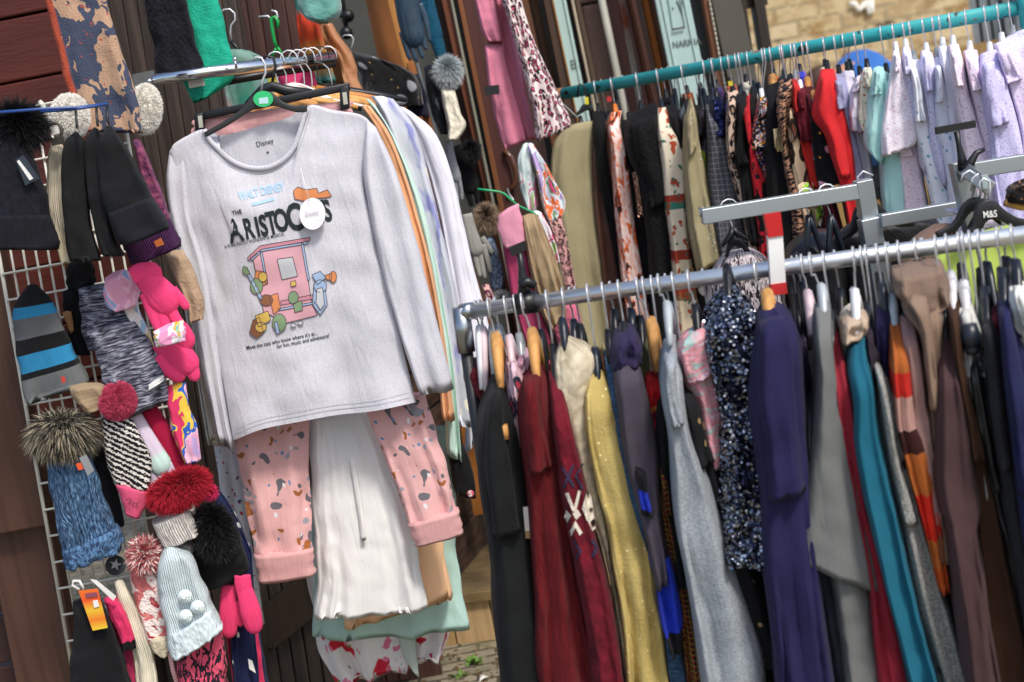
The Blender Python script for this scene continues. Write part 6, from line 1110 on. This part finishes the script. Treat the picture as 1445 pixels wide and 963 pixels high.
Fr('cardigan', 'orange, red and brown colour block cardigan', 'cardigan', '1255,450 1258,490 1259,520 1264,580 1276,630 1291,680 1306,740 1322,800', '1266,450 1274,480 1281,530 1285,570 1302,610 1312,660 1319,720 1328,800', bands((0, 'b0602a'), (.14, 'b0602a'), (.15, 'c0261c'), (.24, 'c0948a'), (.37, '3a1a18'), (.46, 'b0602a'), (.62, 'c42414'), (.79, 'b5622a'), (.9, 'c0501c')), dz=-.10, hg='s')
Fr('cardigan', 'dusty rose knit cardigan with cuffed sleeve', 'cardigan', '1269,440 1275,480 1281,540 1283,585 1301,645 1312,710', '1284,438 1289,480 1298,540 1309,600 1316,650 1320,710', mat('a27f78', var=.08, bump=.4), dz=-.09, hg='n')
Fr('jumper', 'taupe jumper with a ruffled cowl collar', 'jumper', '1276,405 1278,430 1297,455 1301,500 1309,560 1315,660 1322,760', '1318,400 1322,430 1320,455 1324,500 1328,560 1326,660 1332,760', mat('86705f', var=.1, bump=.4), dz=-.08, hg='k', fold=(2, .008))
Fr('cowl', 'taupe ruffled cowl collar folded over the rail', 'collar', '1264,378 1268,400 1280,422 1292,430', '1322,368 1328,395 1328,420 1318,430', mat('7e6a5c', var=.1, bump=.4), dz=-.10, th=.08, hg=None, N=16, M=44, fold=(3, .014))
Fr('blouse', 'mauve brown blouse with a puffed sleeve', 'blouse', '1326,465 1323,500 1321,560 1319,640 1326,695 1331,700 1340,780 1352,870 1372,990', '1338,462 1344,500 1356,570 1364,640 1372,700 1366,715 1378,790 1390,880 1412,990', mat('4a3536', var=.12, bump=.15), dz=-.10, hg='n', fold=(2, .012))
Fr('coat', 'chocolate brown wool coat', 'coat', '1336,420 1339,470 1346,530 1360,600 1372,680 1382,780 1394,870 1410,990', '1350,416 1353,450 1358,500 1372,560 1388,640 1408,740 1434,850 1462,990', mat('41291c', var=.12, bump=.5), dz=-.06, hg='w', fold=(1.2, .008))
Fr('jacket', 'white quilted jacket with a navy hanger knob', 'jacket', '1354,432 1355,480 1363,540 1374,600 1386,680', '1369,428 1379,470 1375,505 1379,550 1386,600 1394,680', mat('c9c9c2', var=.06), dz=-.10, th=.08, hg='w')
mb = MB(); mb.tube([P(x, y, df(1370)-.21) for x, y in ((1367, 458), (1370, 475), (1372, 490))], [.011, .014, .012], n=14); mb.ball(P(1372, 491, df(1370)-.21), .012, .012, .012); tag(mb.build('hanger_end', NAVH), 'rounded navy plastic hanger end in front of the white jacket', 'hanger')
Fr('jacket', 'black shiny padded jacket', 'jacket', '1366,490 1372,560 1387,640 1402,700 1424,800 1440,990', '1380,475 1390,540 1400,600 1417,690 1444,800 1470,990', leather('16171a'), dz=-.06, hg='n', wr=.005)
Fr('top', 'silver sequin sleeve narrowing to a point', 'top', '1379,492 1383,530 1390,572', '1388,488 1395,520 1394,570', sequin('9aa0a8', 200, .8, .3), dz=-.12, th=.05, hg='n', N=16)
Fr('jacket', 'charcoal soft jacket before the navy one', 'jacket', '1386,442 1391,500 1397,570 1408,650 1420,720 1440,830 1455,990', '1396,436 1411,490 1420,560 1431,650 1446,740 1464,830 1490,990', plain('26262a'), dz=-.09, hg='n')
Fr('scarf', 'small burgundy and pink scarf by the navy coat', 'scarf', '1401,436 1404,460 1408,492', '1410,434 1414,460 1415,490', bands((0, '5f1a2a'), (.5, 'b9a0b4')), dz=-.12, th=.05, hg=None, N=12)
Fr('coat', 'navy coat at the right edge of the front rail', 'coat', '1409,416 1413,460 1416,520 1424,600 1438,700 1452,800 1470,990', '1421,410 1432,450 1444,500 1455,570 1474,700 1494,830 1520,990', mat('1e2146', var=.1), dz=-.11, hg='n')
Fr('blouse', 'white blouse with black sketched flowers on an orange hanger', 'blouse', '1426,402 1429,435 1440,480 1452,560', '1443,399 1453,425 1462,490 1475,560', blotch('d9d8d0', 'e0dfd8', '25241f', 'd9d6c8', s=26), dz=-.13, th=.09, hg='n')
Fr('shirt', 'black lining skirt hanging under the sequin dress', 'skirt', '1040,720 1045,800 1060,880 1080,990', '1078,715 1085,800 1092,880 1105,990', plain('0e0e12'), dz=.02, hg=None, top=1)
for x0, x1, w, lb, cat, m in ((764, 850, 9, 'black ribbed cardigan wedged behind the burgundy long coat', 'cardigan', knit('1a1a1d')), (820, 935, 9, 'rust brown jumper wedged behind the cream cable scarf', 'jumper', mat('6a3a26', bump=.6)), (905, 985, 8, 'olive cotton shirt wedged behind the scarlet knit', 'shirt', mat('4a4c34')),
        (1000, 1110, 9, 'black and ivory striped jumper wedged beside the sequin dress', 'jumper', mat([(0, '17171a'), (.55, 'c9c2b2')], tex='wv', s=(20, 260), interp='C')), (1126, 1195, 8, 'dark violet flowered blouse wedged behind the indigo hoodie', 'blouse', ditsy('2a2238', '8a6a9c', s=50, r=.3)),
        (1186, 1300, 8, 'charcoal marl jumper wedged behind the crimson dress', 'jumper', marl('2a2a2e', '55565a')), (1262, 1385, 8, 'mustard brown blouse wedged behind the tweed coat', 'blouse', mat('7a5a2c')), (1310, 1425, 9, 'wine red jumper wedged behind the taupe cowl', 'jumper', mat('4c1622', bump=.6)), (1385, 1460, 9, 'bottle green cardigan wedged behind the charcoal jacket', 'cardigan', mat('1f3a30', bump=.6))):
    y = rf(x0)+75; q = [(0, y), (.08, y+40), (.3, y+170), (.6, y+330), (1, 985)]
    Fr(cat, lb, cat, ' '.join('%.1f,%.1f' % (x0-w*.7+(x1-x0)*t*t**.3-w*t*.6, v) for t, v in q), ' '.join('%.1f,%.1f' % (x0+w*.7+(x1-x0)*t*t**.3+w*t*1.6, v-3) for t, v in q), m, dz=.05, th=.1, hg='k')
SPF = [(672, 'w', 500), (678, 'p', 505), (690, 'g', 500), (699, 'g', 500), (805, 'n', 500), (862, 'k', 480), (886, 'n', 480), (940, 'g', 470), (1126, 'k', 440), (1236, 'n', 430), (1300, 'n', 420), (1352, 'k', 420), (1388, 'n', 420), (1415, 'k', 410)]
NRF = ['the corner joint', 'the burgundy fluffy scarf', 'the mauve flowered top', 'the burgundy long coat', 'the cream cable scarf', 'the denim jeans', 'the violet hood', 'the grey wool dress', 'the slate navy tunic', 'the tweed coat', 'the taupe cowl', 'the chocolate coat', 'the charcoal jacket', 'the navy coat']
for (x, c, y1), nr in zip(SPF, NRF):
    mm, nm = {'k': (BLK, 'black'), 'n': (NAVH, 'dark navy'), 'g': (GLH, 'clear'), 'w': (WHH, 'white'), 'p': (solid('d9c2c6'), 'pale pink')}[c]
    hang(x, rf(x), df(x)+.02, x+6, (rf(x)*.45+y1*.55), '', 'spare '+nm+' hanger on the front rail beside '+nr, HF, half=.06, drop=.09, ax=(.25, 1), m=mm, thick=.0055, hr=.0155)
cloth('cap', 'black baseball cap with a round pink and white badge', 'cap', 3.3, .04, '635,640 636,665 640,690', '655,630 668,665 672,700', plain('141416'), None, N=14, M=30, top=.8)
mb = MB(); c = P(664, 697, 3.25); mb.tube([c-fw*.002, c+fw*.002], .0085, n=20); b = mb.build('badge', solid('c8506a'), None); tag(b, 'round pink badge with a white letter S on the black cap', 'badge')
on_surface([letters('S', 661.5, 701, 8, math.radians(10), .03)], None, 3.245, 0).build('lettering', WHT, b, smooth=False)
# ================================================================== light
w = bpy.data.worlds.new('World'); SC.world = w; w.use_nodes = True
nt = w.node_tree; sky = nt.nodes.new('ShaderNodeTexSky'); sky.sky_type = 'NISHITA'; sky.sun_disc = False
SE, SA = math.radians(52), math.radians(148)   # elevation, compass direction the light comes from (0 = +Y, clockwise)
sky.sun_elevation = SE; sky.sun_rotation = SA; sky.air_density = 1.0; sky.dust_density = 2.5; sky.ozone_density = 1.0
nt.links.new(sky.outputs[0], nt.nodes['Background'].inputs[0]); nt.nodes['Background'].inputs[1].default_value = .15
ld = bpy.data.lights.new('sun', 'SUN'); ld.energy = 2.2; ld.angle = math.radians(9); ld.color = (1, .95, .88)
lo = bpy.data.objects.new('sun', ld); COL.objects.link(lo); lo.location = (3, -4, 6)
sd = Vector((math.sin(SA)*math.cos(SE), math.cos(SA)*math.cos(SE), math.sin(SE)))
lo.rotation_euler = (-sd).to_track_quat('-Z', 'Y').to_euler()
vs = SC.view_settings; vs.view_transform = 'Standard'; vs.look = 'None'; vs.gamma = 1; vs.exposure = .36; vs.use_curve_mapping = False
SC.cycles.use_denoising = True; SC.cycles.denoiser = 'OPENIMAGEDENOISE'
SC.cycles.max_bounces = 6; SC.cycles.diffuse_bounces = 3; SC.cycles.glossy_bounces = 3; SC.cycles.sample_clamp_indirect = 6
